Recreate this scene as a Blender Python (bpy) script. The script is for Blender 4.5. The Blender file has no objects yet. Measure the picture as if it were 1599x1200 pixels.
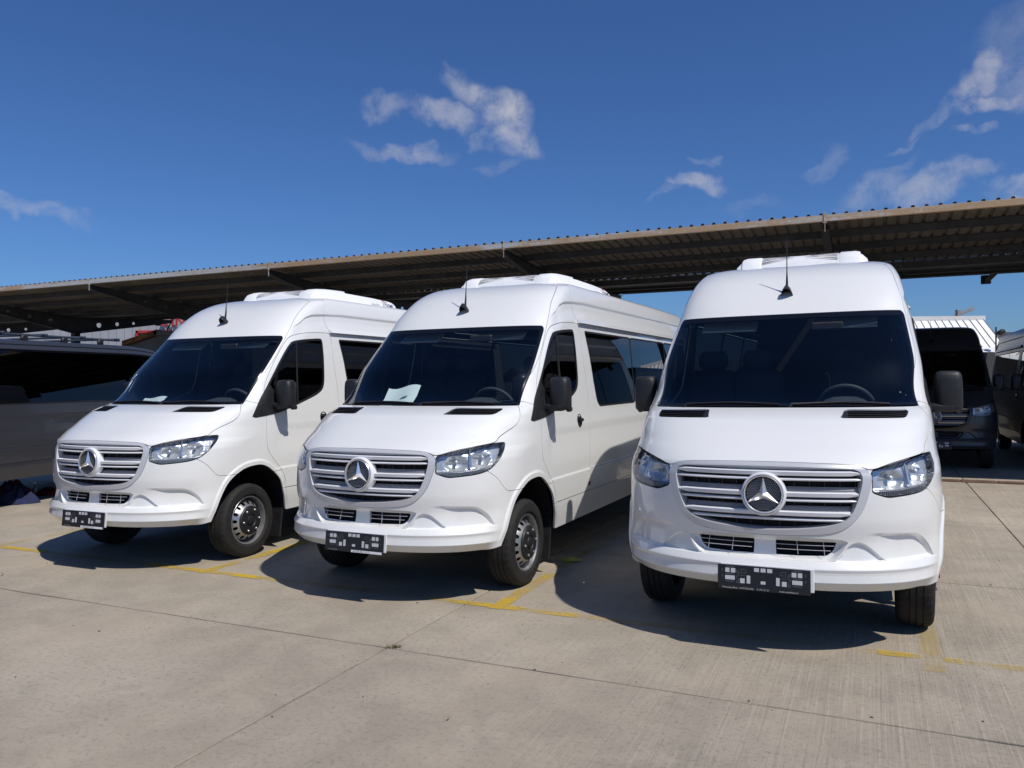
import bpy, math, random
import numpy as np
from mathutils import Vector, Matrix

random.seed(7)
rng = np.random.default_rng(7)
S = bpy.context.scene
COL = S.collection
R = math.radians

# ------------------------------------------------------------------ camera
cam_d = bpy.data.cameras.new("camera")
cam = bpy.data.objects.new("camera", cam_d)
COL.objects.link(cam)
cam.location = (0, 0, 1.6436)
cam.rotation_euler = (Matrix.Rotation(R(90) - 0.00479, 3, 'X') @ Matrix.Rotation(-0.00944, 3, 'Z')).to_euler()
cam_d.sensor_width = 36
cam_d.lens = 36 * 1242.4 / 1599
cam_d.clip_start = 0.05
cam_d.clip_end = 4000
S.camera = cam

# ------------------------------------------------------------------ light
SUN = Vector((0.485, -0.528, 1.0)).normalized()
EL = math.asin(SUN.z)
AZ = math.atan2(SUN.x, SUN.y)
sun_d = bpy.data.lights.new("sun", 'SUN')
sun_d.energy = 3.95
sun_d.angle = R(0.5)
sun_d.color = (1.0, 0.955, 0.89)
sun = bpy.data.objects.new("sun", sun_d)
COL.objects.link(sun)
sun.rotation_euler = SUN.to_track_quat('Z', 'Y').to_euler()
sun.location = (10, -10, 30)

world = bpy.data.worlds.new("World")
S.world = world
world.use_nodes = True


class NT:
    """small helper to write node trees"""
    def __init__(s, tree):
        s.t = tree
        s.n = tree.nodes
        s.l = tree.links

    def put(s, sock, v):
        if v is None:
            return
        if isinstance(v, bpy.types.NodeSocket):
            s.l.new(v, sock)
        else:
            sock.default_value = v

    def new(s, typ, ins=None, **kw):
        nd = s.n.new(typ)
        for k, v in kw.items():
            setattr(nd, k, v)
        for k, v in (ins or {}).items():
            s.put(nd.inputs[k], v)
        return nd

    def m(s, op, a, b=None, c=None, clamp=False):
        nd = s.n.new('ShaderNodeMath')
        nd.operation = op
        nd.use_clamp = clamp
        for i, v in enumerate((a, b, c)):
            s.put(nd.inputs[i], v)
        return nd.outputs[0]

    def vm(s, op, a, b=None):
        nd = s.n.new('ShaderNodeVectorMath')
        nd.operation = op
        s.put(nd.inputs[0], a)
        s.put(nd.inputs[1], b)
        return nd.outputs[1] if op in ('DOT_PRODUCT', 'LENGTH') else nd.outputs[0]

    def sstep(s, x, a, b):
        nd = s.n.new('ShaderNodeMapRange')
        nd.interpolation_type = 'SMOOTHSTEP'
        s.put(nd.inputs[0], x)
        nd.inputs[1].default_value = a
        nd.inputs[2].default_value = b
        return nd.outputs[0]

    def noise(s, vec, scale, detail=4, rough=0.55, dist=0.0, dim='3D'):
        nd = s.n.new('ShaderNodeTexNoise')
        nd.noise_dimensions = dim
        s.put(nd.inputs['Vector'], vec)
        nd.inputs['Scale'].default_value = scale
        nd.inputs['Detail'].default_value = detail
        nd.inputs['Roughness'].default_value = rough
        nd.inputs['Distortion'].default_value = dist
        return nd.outputs[0]

    def mix(s, f, a, b):
        nd = s.n.new('ShaderNodeMix')
        nd.data_type = 'RGBA'
        s.put(nd.inputs[0], f)
        s.put(nd.inputs[6], a)
        s.put(nd.inputs[7], b)
        return nd.outputs[2]


def px_dir(u, v):
    """direction of a photograph pixel (1599 x 1200)"""
    a, b = u - 799.5, v - 600
    ro = 0.00944
    x = (a * math.cos(ro) - b * math.sin(ro)) / 1242.4
    yy = -(a * math.sin(ro) + b * math.cos(ro)) / 1242.4
    p = -0.00479
    return Vector((x, math.cos(p) - yy * math.sin(p), math.sin(p) + yy * math.cos(p)))


w = NT(world.node_tree)
w.n.clear()
sky = w.new('ShaderNodeTexSky', sky_type='NISHITA', sun_disc=False)
sky.sun_elevation = EL
sky.sun_rotation = AZ
sky.altitude = 200
sky.air_density = 1.0
sky.dust_density = 0.5
sky.ozone_density = 6.0
bg = w.new('ShaderNodeBackground')
bg.inputs[1].default_value = 0.06
tc = w.new('ShaderNodeTexCoord')
vec = w.vm('NORMALIZE', tc.outputs['Generated'])
warp = w.n.new('ShaderNodeTexNoise')
warp.inputs['Scale'].default_value = 14
warp.inputs['Detail'].default_value = 5
w.l.new(vec, warp.inputs['Vector'])
wv = w.vm('SUBTRACT', warp.outputs[1], (0.5, 0.5, 0.5))
wsc = w.n.new('ShaderNodeVectorMath')
wsc.operation = 'SCALE'
w.l.new(wv, wsc.inputs[0])
wsc.inputs[3].default_value = 0.10
pos = w.vm('ADD', vec, wsc.outputs[0])
# wisps of cloud: centre pixel, half sizes in pixels, tilt, strength
BLOBS = [(765, 185, 78, 30, -42, 1.0), (716, 133, 34, 17, -55, .65), (682, 186, 46, 18, -25, .75),
         (612, 167, 24, 15, 10, .5), (632, 239, 60, 12, 0, .6), (738, 228, 16, 10, 0, .5), (772, 262, 26, 11, 0, .3),
         (1538, 126, 38, 20, 30, .8), (1532, 168, 50, 12, 3, .8), (1488, 165, 48, 12, 28, .4),
         (1590, 70, 50, 46, 20, .28), (1592, 130, 34, 36, 20, .45), (1085, 300, 30, 17, 0, .8), (1045, 318, 26, 7, 10, .3),
         (1362, 300, 46, 24, 10, .45), (1462, 292, 50, 14, 5, .65), (1590, 298, 36, 13, 0, .8), (1400, 262, 32, 10, 20, .25),
         (1097, 248, 22, 8, 0, .45), (1275, 260, 32, 9, 18, .28), (1520, 212, 22, 6, 0, .45), (1418, 218, 28, 6, 8, .28),
         (45, 331, 52, 15, -10, .6), (12, 312, 28, 9, 0, .5), (5, 442, 34, 7, 0, .4),
         (1160, 330, 50, 11, 5, .2),
         (-500, 250, 200, 50, 8, .7), (2300, 200, 300, 60, 6, .6), (2700, 420, 200, 40, 0, .6), (-900, 420, 260, 40, 4, .6)]
dens = None
for (u, v, a, b, tilt, st) in BLOBS:
    c = px_dir(u, v).normalized()
    r = c.cross(Vector((0, 0, 1))).normalized()
    up = r.cross(c)
    t = R(tilt)
    e1 = (r * math.cos(t) + up * math.sin(t)) * (1242.4 / a)
    e2 = (up * math.cos(t) - r * math.sin(t)) * (1242.4 / b)
    x = w.m('SUBTRACT', w.vm('DOT_PRODUCT', pos, tuple(e1)), e1.dot(c))
    y = w.m('SUBTRACT', w.vm('DOT_PRODUCT', pos, tuple(e2)), e2.dot(c))
    rr = w.m('ADD', w.m('MULTIPLY', x, x), w.m('MULTIPLY', y, y))
    g = w.m('MULTIPLY', w.m('SUBTRACT', 1.0, w.sstep(rr, 0.0, 1.9)), st)
    if c.y < 0.2:
        g = w.m('MULTIPLY', g, w.sstep(w.vm('DOT_PRODUCT', vec, tuple(c)), 0.0, 0.3))
    dens = g if dens is None else w.m('MAXIMUM', dens, g)
n1 = w.noise(vec, 30, 7, 0.62, 0.3)
dn = w.m('MULTIPLY', dens, w.sstep(n1, 0.20, 0.68))
dn = w.m('MULTIPLY', dn, 0.95, clamp=True)
dn = w.m('MULTIPLY', w.m('POWER', dn, 1.15), .90)
cloudcol = w.new('ShaderNodeRGB')
cloudcol.outputs[0].default_value = (8.2, 8.3, 9.4, 1)
hs = w.new('ShaderNodeMix', data_type='RGBA', blend_type='MULTIPLY')
hs.inputs[0].default_value = 1.0
w.l.new(sky.outputs[0], hs.inputs[6])
hs.inputs[7].default_value = (0.74, 1.06, 1.52, 1)
w.l.new(w.mix(dn, hs.outputs[2], cloudcol.outputs[0]), bg.inputs[0])
wo = w.new('ShaderNodeOutputWorld')
w.l.new(bg.outputs[0], wo.inputs[0])

S.view_settings.view_transform = 'Standard'
S.view_settings.look = 'None'
S.view_settings.exposure = 0.0
S.view_settings.gamma = 1.0
S.view_settings.use_curve_mapping = False
S.cycles.max_bounces = 10
S.cycles.transparent_max_bounces = 16
S.cycles.sample_clamp_indirect = 6
S.cycles.caustics_reflective = False
S.cycles.caustics_refractive = False
S.cycles.use_denoising = True

# ------------------------------------------------------------------ materials
MATS = {}


def mat(name, col, rough=0.5, metal=0.0, coat=0.0, spec=0.5, var=0.0, scale=8.0, bump=0.0, bscale=60.0):
    m = bpy.data.materials.new(name)
    m.use_nodes = True
    t = NT(m.node_tree)
    p = t.n['Principled BSDF']
    p.inputs['Base Color'].default_value = (*col, 1)
    p.inputs['Roughness'].default_value = rough
    p.inputs['Metallic'].default_value = metal
    p.inputs['Coat Weight'].default_value = coat
    p.inputs['Coat Roughness'].default_value = 0.03
    p.inputs['Specular IOR Level'].default_value = spec
    if var or bump:
        c = t.new('ShaderNodeTexCoord').outputs['Object']
        if var:
            n = t.noise(c, scale, 6, 0.6)
            f = t.sstep(n, 0.3, 0.7)
            lo = tuple(x * (1 - var) for x in col) + (1,)
            hi = tuple(min(1, x * (1 + var)) for x in col) + (1,)
            t.l.new(t.mix(f, lo, hi), p.inputs['Base Color'])
            t.l.new(t.m('ADD', t.m('MULTIPLY', n, 0.25), rough - 0.12, clamp=True), p.inputs['Roughness'])
        if bump:
            b = t.new('ShaderNodeBump', {'Height': t.noise(c, bscale, 5, 0.6), 'Strength': bump, 'Distance': 0.01})
            t.l.new(b.outputs[0], p.inputs['Normal'])
    MATS[name] = m
    return m


def paint(name, col, coat=1.0, rough=0.35):
    """car paint: clear coat outside, dark trim on the inside of the shell, a little road dust low down"""
    m = mat(name, col, rough, 0, coat)
    t = NT(m.node_tree)
    p = t.n['Principled BSDF']
    p.inputs['Coat Roughness'].default_value = 0.04
    g = t.new('ShaderNodeNewGeometry')
    oc = t.new('ShaderNodeTexCoord').outputs['Object']
    n = t.noise(oc, 3.0, 6, 0.65)
    n2 = t.noise(oc, 60.0, 4, 0.7)
    sep = t.new('ShaderNodeSeparateXYZ')
    t.l.new(oc, sep.inputs[0])
    low = t.m('SUBTRACT', 1.0, t.sstep(sep.outputs[2], 0.38, 0.85))
    dirt = t.m('MULTIPLY', t.m('ADD', t.m('MULTIPLY', low, 0.30), 0.035), t.sstep(t.m('ADD', t.m('MULTIPLY', n, .6), t.m('MULTIPLY', n2, .4)), 0.36, 0.66), clamp=True)
    dust = tuple(c * 0.6 + d * 0.4 * max(.12, col[0] * 1.3) for c, d in zip(col, (0.33, 0.28, 0.22))) + (1,)
    cc = t.mix(dirt, (*col, 1), dust)
    cc = t.mix(g.outputs['Backfacing'], cc, (0.018, 0.018, 0.02, 1))
    t.l.new(cc, p.inputs['Base Color'])
    t.l.new(t.m('SUBTRACT', coat, t.m('MULTIPLY', g.outputs['Backfacing'], coat)), p.inputs['Coat Weight'])
    # very faint orange peel
    b = t.new('ShaderNodeBump', {'Height': t.noise(oc, 7.0, 2, 0.5), 'Strength': 0.05, 'Distance': 0.02})
    t.l.new(b.outputs[0], p.inputs['Coat Normal'])
    return m


def glass(name, tint, refl=1.0, rough=0.0):
    m = bpy.data.materials.new(name)
    m.use_nodes = True
    t = NT(m.node_tree)
    t.n.clear()
    fr = t.new('ShaderNodeFresnel', {'IOR': 1.5})
    gl = t.new('ShaderNodeBsdfGlossy', {'Roughness': rough, 'Color': (refl, refl, refl, 1)})
    tr = t.new('ShaderNodeBsdfTransparent', {'Color': (*tint, 1)})
    mx = t.new('ShaderNodeMixShader')
    geo = t.new('ShaderNodeNewGeometry')
    f = t.m('MULTIPLY', fr.outputs[0], t.m('SUBTRACT', 1.0, geo.outputs['Backfacing']))
    t.l.new(f, mx.inputs[0])
    t.l.new(tr.outputs[0], mx.inputs[1])
    t.l.new(gl.outputs[0], mx.inputs[2])
    o = t.new('ShaderNodeOutputMaterial')
    t.l.new(mx.outputs[0], o.inputs[0])
    MATS[name] = m
    return m


WHITE = paint('white_paint', (0.787, 0.784, 0.758))
CHARCOAL = paint('charcoal_paint', (0.030, 0.031, 0.036), 0.35, 0.35)
NIGHT = paint('night_paint', (0.006, 0.008, 0.011), 0.15, 0.4)
GREYVAN = paint('slate_paint', (0.034, 0.035, 0.041), 0.45, 0.3)
BLACKP = mat('black_plastic', (0.014, 0.014, 0.016), 0.5, var=0.2, scale=20, bump=0.15, bscale=300)
BLACKG = mat('black_gloss', (0.006, 0.006, 0.008), 0.12)
SEAL = mat('rubber_seal', (0.008, 0.008, 0.009), 0.6)
VOIDM = mat('dark_void', (0.006, 0.006, 0.007), 0.9)
RUBBER = mat('tyre_rubber', (0.0125, 0.0115, 0.011), 0.78, var=0.25, scale=14, bump=0.2, bscale=200)
STEEL = mat('painted_steel_rim', (0.42, 0.42, 0.43), 0.34, 0.75, var=0.12, scale=10)
CHROME = mat('chrome', (0.80, 0.81, 0.83), 0.09, 1.0)
SATIN = mat('satin_silver', (0.60, 0.60, 0.61), 0.36, 0.25)
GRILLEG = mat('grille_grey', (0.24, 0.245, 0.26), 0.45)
GRILLEW = mat('grille_white', (0.74, 0.745, 0.76), 0.34, 0, 0.4)
GLASSW = glass('windscreen_glass', (0.74, 0.81, 0.82))
GLASSS = glass('side_glass', (0.022, 0.024, 0.028))
GLASSL = glass('lamp_lens', (0.86, 0.89, 0.93))
LAMPIN = mat('lamp_housing', (0.28, 0.28, 0.285), 0.32, 0.45)
DASH = mat('dashboard_plastic', (0.050, 0.056, 0.062), 0.7, var=0.15, bump=0.1, bscale=400)
SEAT = mat('seat_cloth', (0.022, 0.023, 0.026), 0.9, var=0.2, scale=30)
ACWHITE = mat('air_unit_white', (0.80, 0.80, 0.80), 0.42, var=0.03, scale=5)
ORANGE = mat('marker_orange', (0.40, 0.05, 0.015), 0.25)
PLATEB = mat('plate_holder_black', (0.012, 0.012, 0.016), 0.38)
PLATEG = mat('plate_holder_gap', (0.58, 0.58, 0.59), 0.5)
TXTG = mat('print_grey', (0.33, 0.33, 0.34), 0.5)
TXTB = mat('print_blue', (0.03, 0.04, 0.12), 0.5)
TXTR = mat('print_red', (0.40, 0.03, 0.04), 0.5)
WHITEP = mat('white_plate', (0.80, 0.80, 0.80), 0.4)
PAPER = mat('paper', (0.80, 0.84, 0.80), 0.8)
REFL = mat('lamp_reflector', (0.78, 0.77, 0.74), 0.30, 0.62, bump=0.3, bscale=45)
STAR = mat('emblem_silver', (0.86, 0.85, 0.83), 0.24, 0.85)
MESHM = mat('emblem_mesh', (0.04, 0.045, 0.055), 0.3, 0.3)


# ------------------------------------------------------------------ geometry helpers
def link(o, parent=None):
    COL.objects.link(o)
    if parent is not None:
        o.parent = parent
    return o


def mesh_np(name, V, F, smooth=True):
    """V (n,3); F (m,3) triangles or list of index lists"""
    me = bpy.data.meshes.new(name)
    if isinstance(F, np.ndarray):
        V = np.asarray(V, np.float32)
        k = F.shape[1]
        me.vertices.add(len(V))
        me.vertices.foreach_set('co', V.ravel())
        me.loops.add(F.size)
        me.loops.foreach_set('vertex_index', F.astype(np.int32).ravel())
        me.polygons.add(len(F))
        me.polygons.foreach_set('loop_start', np.arange(0, F.size, k, dtype=np.int32))
        me.polygons.foreach_set('loop_total', np.full(len(F), k, np.int32))
        me.update(calc_edges=True)
        me.validate()
    else:
        me.from_pydata([tuple(map(float, v)) for v in V], [], F)
    if smooth:
        me.polygons.foreach_set('use_smooth', np.ones(len(me.polygons), bool))
    me.update()
    return me


def obj(name, me, m=None, parent=None, loc=None, rot=None):
    o = bpy.data.objects.new(name, me)
    if m is not None and len(me.materials) == 0:
        for mm in (m if isinstance(m, (list, tuple)) else [m]):
            me.materials.append(mm)
    if loc is not None:
        o.location = loc
    if rot is not None:
        o.rotation_euler = rot
    return link(o, parent)


def empty(name, loc, rz=0.0):
    o = bpy.data.objects.new(name, None)
    o.empty_display_size = 0.3
    o.location = loc
    o.rotation_euler = (0, 0, rz)
    return link(o)


def tag(o, label=None, cat=None, group=None, kind=None):
    if label:
        o['label'] = label
    if cat:
        o['category'] = cat
    if group:
        o['group'] = group
    if kind:
        o['kind'] = kind
    return o


class MB:
    """collects simple shapes into one mesh"""
    def __init__(s):
        s.V, s.F, s.M = [], [], []

    def add(s, V, F, mi=0):
        b = len(s.V)
        s.V += [tuple(map(float, v)) for v in V]
        s.F += [[b + i for i in f] for f in F]
        s.M += [mi] * len(F)
        return s

    def box(s, c, size, bev=0.0, mi=0, mtx=None):
        x, y, z = (d / 2 for d in size)
        if bev <= 0:
            P = [(-x, -y, -z), (x, -y, -z), (x, y, -z), (-x, y, -z), (-x, -y, z), (x, -y, z), (x, y, z), (-x, y, z)]
            F = [(0, 3, 2, 1), (4, 5, 6, 7), (0, 1, 5, 4), (1, 2, 6, 5), (2, 3, 7, 6), (3, 0, 4, 7)]
        else:
            b = min(bev, x * .99, y * .99, z * .99)
            P, idx = [], {}
            for sx in (-1, 1):
                for sy in (-1, 1):
                    for sz in (-1, 1):
                        for ax in range(3):
                            q = [sx * (x - b), sy * (y - b), sz * (z - b)]
                            q[ax] = (sx * x, sy * y, sz * z)[ax]
                            idx[(sx, sy, sz, ax)] = len(P)
                            P.append(tuple(q))
            F = []
            for ax in range(3):
                o1, o2 = (ax + 1) % 3, (ax + 2) % 3
                for sg in (-1, 1):
                    f = []
                    for a, c2 in ((-1, -1), (1, -1), (1, 1), (-1, 1)):
                        k = [0, 0, 0]
                        k[ax], k[o1], k[o2] = sg, a, c2
                        f.append(idx[(*k, ax)])
                    F.append(f if sg > 0 else f[::-1])
                for a in (-1, 1):
                    for c2 in (-1, 1):
                        k0 = [0, 0, 0]
                        k1 = [0, 0, 0]
                        k0[ax], k1[ax] = -1, 1
                        k0[o1] = k1[o1] = a
                        k0[o2] = k1[o2] = c2
                        f = [idx[(*k0, o1)], idx[(*k1, o1)], idx[(*k1, o2)], idx[(*k0, o2)]]
                        F.append(f if a * c2 < 0 else f[::-1])
            for sx in (-1, 1):
                for sy in (-1, 1):
                    for sz in (-1, 1):
                        f = [idx[(sx, sy, sz, i)] for i in range(3)]
                        F.append(f if sx * sy * sz > 0 else f[::-1])
        c = Vector(c)
        Q = [((mtx @ Vector(p)) if mtx is not None else Vector(p)) + c for p in P]
        return s.add(Q, F, mi)

    def tube(s, pts, r, n=10, mi=0, caps=True):
        pts = [Vector(p) for p in pts]
        rs = r if isinstance(r, (list, tuple)) else [r] * len(pts)
        V, F = [], []
        up = None
        for i, p in enumerate(pts):
            t = (pts[min(i + 1, len(pts) - 1)] - pts[max(i - 1, 0)]).normalized()
            if up is None:
                up = t.orthogonal().normalized()
            up = (up - t * up.dot(t)).normalized()
            sd = t.cross(up)
            for k in range(n):
                a = 2 * math.pi * k / n
                V.append(p + (up * math.cos(a) + sd * math.sin(a)) * rs[i])
        for i in range(len(pts) - 1):
            for k in range(n):
                F.append((i * n + k, i * n + (k + 1) % n, (i + 1) * n + (k + 1) % n, (i + 1) * n + k))
        if caps:
            F.append(tuple(range(n))[::-1])
            F.append(tuple((len(pts) - 1) * n + k for k in range(n)))
        return s.add(V, F, mi)

    def prism(s, poly, y0, y1, mi=0, axis=1):
        """poly: list of 2D points in the plane normal to axis"""
        n = len(poly)
        def mk(p, h):
            q = [0, 0, 0]
            o = [i for i in range(3) if i != axis]
            q[o[0]], q[o[1]] = p
            q[axis] = h
            return q
        V = [mk(p, y0) for p in poly] + [mk(p, y1) for p in poly]
        F = [tuple(range(n)), tuple(range(2 * n - 1, n - 1, -1))]
        F += [(i, i + n, (i + 1) % n + n, (i + 1) % n) for i in range(n)]
        return s.add(V, F, mi)

    def lathe(s, prof, n=48, axis='y', mi=0, c=(0, 0, 0), close=False):
        """prof: (radius, height) list, revolved about axis through c"""
        V, F = [], []
        for (r, h) in prof:
            for k in range(n):
                a = 2 * math.pi * k / n
                u, v = r * math.cos(a), r * math.sin(a)
                p = {'y': (u, h, v), 'z': (u, v, h), 'x': (h, u, v)}[axis]
                V.append((p[0] + c[0], p[1] + c[1], p[2] + c[2]))
        m = len(prof)
        for i in range(m - 1 + (1 if close else 0)):
            j = (i + 1) % m
            for k in range(n):
                F.append((i * n + k, i * n + (k + 1) % n, j * n + (k + 1) % n, j * n + k))
        return s.add(V, F, mi)

    def build(s, name, m, parent=None, smooth=False, **kw):
        me = bpy.data.meshes.new(name)
        me.from_pydata(s.V, [], s.F)
        mm = m if isinstance(m, (list, tuple)) else [m]
        for x in mm:
            me.materials.append(x)
        me.polygons.foreach_set('material_index', np.array(s.M, np.int32))
        import bmesh
        bm = bmesh.new()
        bm.from_mesh(me)
        bmesh.ops.recalc_face_normals(bm, faces=bm.faces)
        bm.to_mesh(me)
        bm.free()
        if smooth:
            me.polygons.foreach_set('use_smooth', np.ones(len(me.polygons), bool))
            if smooth != 'all':
                me.set_sharp_from_angle(angle=R(smooth if smooth is not True else 35))
        me.update()
        return obj(name, me, None, parent, **kw)


def text_mesh(name, body, size, ext=0.0, align='LEFT', bold=0.0):
    c = bpy.data.curves.new(name, 'FONT')
    c.body = body
    c.size = size
    c.extrude = ext
    c.offset = bold
    c.align_x = align
    c.resolution_u = 3
    o = bpy.data.objects.new(name, c)
    COL.objects.link(o)
    dg = bpy.context.evaluated_depsgraph_get()
    me = bpy.data.meshes.new_from_object(o.evaluated_get(dg))
    COL.objects.unlink(o)
    bpy.data.objects.remove(o)
    bpy.data.curves.remove(c)
    return me


# ------------------------------------------------------------------ van body surface
def pchip(xs, ys):
    xs = np.array(xs, float)
    ys = np.array(ys, float)
    h = np.diff(xs)
    dl = np.diff(ys) / h
    m = np.zeros(len(xs))
    for i in range(1, len(xs) - 1):
        if dl[i - 1] * dl[i] > 0:
            w1 = 2 * h[i] + h[i - 1]
            w2 = h[i] + 2 * h[i - 1]
            m[i] = (w1 + w2) / (w1 / dl[i - 1] + w2 / dl[i])
    m[0] = dl[0]
    m[-1] = dl[-1]

    def F(x):
        x = np.clip(np.asarray(x, float), xs[0], xs[-1])
        i = np.clip(np.searchsorted(xs, x) - 1, 0, len(h) - 1)
        t = (x - xs[i]) / h[i]
        return (1 + 2 * t) * (1 - t)**2 * ys[i] + t * (1 - t)**2 * h[i] * m[i] + t * t * (3 - 2 * t) * ys[i + 1] + t * t * (t - 1) * h[i] * m[i + 1]
    return F


# centre-line profile: distance behind the nose at a height
F0 = pchip([.25, .30, .34, .40, .50, .60, .70, .85, 1.0, 1.09, 1.125, 1.15, 1.19, 1.24, 1.30, 1.345, 1.378, 1.425, 1.444, 1.78, 2.111, 2.235, 2.36, 2.455, 2.53, 2.575, 2.60, 2.612, 2.622],
           [.09, .065, .045, .02, .02, .035, .055, .06, .07, .085, .105, .14, .205, .295, .40, .485, .551, .70, .775, 1.15, 1.53, 1.655, 1.81, 1.955, 2.12, 2.27, 2.42, 2.6, 2.9])
WF = pchip([.25, .40, .60, .85, 1.1, 1.30, 1.45, 1.80, 2.11, 2.3, 2.42, 2.50, 2.555, 2.585, 2.605, 2.617, 2.622],
           [.95, .975, .992, .992, .985, .97, .955, .915, .872, .838, .812, .785, .757, .715, .62, .42, .05])
DF = pchip([.25, .5, 1.05, 1.10, 1.15, 1.20, 1.30, 1.38, 1.45, 1.80, 2.11, 2.4, 2.6, 2.695], [.7, .8, .8, .86, 1.0, 1.02, .85, .72, .53, .42, .42, .42, .42, .4])
NF = pchip([.25, 1.08, 1.16, 1.22, 1.36, 1.45, 2.11, 2.3, 2.6, 2.695], [2.4, 2.4, 2.75, 2.95, 2.95, 2.65, 3.5, 3.8, 3.8, 3.5])
ZTOP = 2.622
LEN = 6.95


def fsurf(y, z):
    y = np.abs(np.asarray(y, float))
    z = np.asarray(z, float)
    r = np.clip(y / WF(z), 0, 1)
    n = NF(z)
    return F0(z) + DF(z) * (1 - (1 - r**n)**(1 / n))


def surf_q(q, z):
    """point of the left half of the body at diagonal coordinate q = d + y"""
    W = float(WF(z))
    ys = W * np.sin(np.linspace(0, math.pi / 2, 600))
    ds = fsurf(ys, np.full_like(ys, z))
    qs = ds + ys
    if q >= qs[-1]:
        return np.array([q - W, W, z])
    y = np.interp(q, qs, ys)
    return np.array([np.interp(q, qs, ds), y, z])


def sstep(x, a, b):
    t = np.clip((x - a) / (b - a), 0, 1)
    return t * t * (3 - 2 * t)


def spline(pts, k=5, closed=True):
    P = np.array(pts, float)
    n = len(P)
    out = []
    for i in range(n if closed else n - 1):
        if closed:
            a, b, c, d = P[(i - 1) % n], P[i], P[(i + 1) % n], P[(i + 2) % n]
        else:
            a, b, c, d = P[max(i - 1, 0)], P[i], P[i + 1], P[min(i + 2, n - 1)]
        for t in np.linspace(0, 1, k, endpoint=False):
            out.append(.5 * ((2 * b) + (-a + c) * t + (2 * a - 5 * b + 4 * c - d) * t * t + (-a + 3 * b - 3 * c + d) * t**3))
    if not closed:
        out.append(P[-1])
    return np.array(out)


def roundpoly(pts, r, k=4):
    """polygon with rounded corners; r scalar or list"""
    P = np.array(pts, float)
    n = len(P)
    out = []
    for i in range(n):
        a, b, c = P[i - 1], P[i], P[(i + 1) % n]
        ri = r[i] if isinstance(r, (list, tuple)) else r
        if ri <= 0:
            out.append(b)
            continue
        u, v = a - b, c - b
        lu, lv = np.linalg.norm(u), np.linalg.norm(v)
        e = min(ri, lu * .48, lv * .48)
        p0, p2 = b + u / lu * e, b + v / lv * e
        for t in np.linspace(0, 1, k + 1):
            out.append((1 - t)**2 * p0 + 2 * t * (1 - t) * b + t * t * p2)
    return np.array(out)


def line_dist(X, Y, pts):
    P = np.array(pts, float)
    best = np.full(X.shape, 1e9)
    for a, b in zip(P[:-1], P[1:]):
        ex, ey = b - a
        l2 = ex * ex + ey * ey + 1e-18
        t = np.clip(((X - a[0]) * ex + (Y - a[1]) * ey) / l2, 0, 1)
        best = np.minimum(best, (X - a[0] - t * ex)**2 + (Y - a[1] - t * ey)**2)
    return np.sqrt(best)


def poly_sdf(X, Y, pts):
    P = np.array(pts, float)
    Q = np.roll(P, -1, 0)
    d = line_dist(X, Y, np.vstack([P, P[:1]]))
    ins = np.zeros(X.shape, bool)
    for a, b in zip(P, Q):
        c = (a[1] > Y) != (b[1] > Y)
        with np.errstate(divide='ignore', invalid='ignore'):
            xi = (b[0] - a[0]) * (Y - a[1]) / (b[1] - a[1] + 1e-18) + a[0]
        ins ^= c & (X < xi)
    return np.where(ins, -d, d)


def cut(V, T, phi):
    """split a triangle mesh at phi = 0; returns (inside, outside)"""
    phi = np.where(np.abs(phi) < 1e-6, 1e-6, phi)
    s = phi > 0
    c = s[T].sum(1)
    parts = []
    neg, posi = [T[c == 0]], [T[c == 3]]
    nV = [V]
    base = len(V)
    for cnt in (1, 2):
        t = T[c == cnt]
        if not len(t):
            continue
        lone = s[t] if cnt == 1 else ~s[t]
        k = lone.argmax(1)
        idx = np.arange(len(t))
        a, b, d = t[idx, k], t[idx, (k + 1) % 3], t[idx, (k + 2) % 3]
        keys = np.concatenate([np.sort(np.stack([a, b], 1), 1), np.sort(np.stack([a, d], 1), 1)])
        u, inv = np.unique(keys, axis=0, return_inverse=True)
        inv = inv.ravel()
        p0, p1 = phi[u[:, 0]], phi[u[:, 1]]
        f = (p0 / (p0 - p1))[:, None]
        nV.append(V[u[:, 0]] * (1 - f) + V[u[:, 1]] * f)
        e1, e2 = base + inv[:len(t)], base + inv[len(t):]
        base += len(u)
        tri = np.stack([a, e1, e2], 1)
        quad = np.concatenate([np.stack([e1, b, d], 1), np.stack([e1, d, e2], 1)])
        if cnt == 1:
            posi.append(tri)
            neg.append(quad)
        else:
            neg.append(tri)
            posi.append(quad)
    VV = np.concatenate(nV)

    def pack(Ts):
        Tn = np.concatenate(Ts)
        if not len(Tn):
            return VV[:0], Tn
        u, inv = np.unique(Tn, return_inverse=True)
        return VV[u], inv.reshape(Tn.shape)
    return pack(neg), pack(posi)


def merge_cutverts(V, T):
    """weld the duplicate vertices left by cut()"""
    key = np.round(V[:, :3] * 2e5).astype(np.int64)
    u, first, inv = np.unique(key, axis=0, return_index=True, return_inverse=True)
    inv = inv.ravel()
    T2 = inv[T]
    ok = (T2[:, 0] != T2[:, 1]) & (T2[:, 1] != T2[:, 2]) & (T2[:, 0] != T2[:, 2])
    return V[first], T2[ok]


def boundary(T):
    E = np.concatenate([T[:, [0, 1]], T[:, [1, 2]], T[:, [2, 0]]])
    k = np.sort(E, 1)
    u, inv, cnt = np.unique(k, axis=0, return_inverse=True, return_counts=True)
    return E[cnt[inv.ravel()] == 1]


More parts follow.
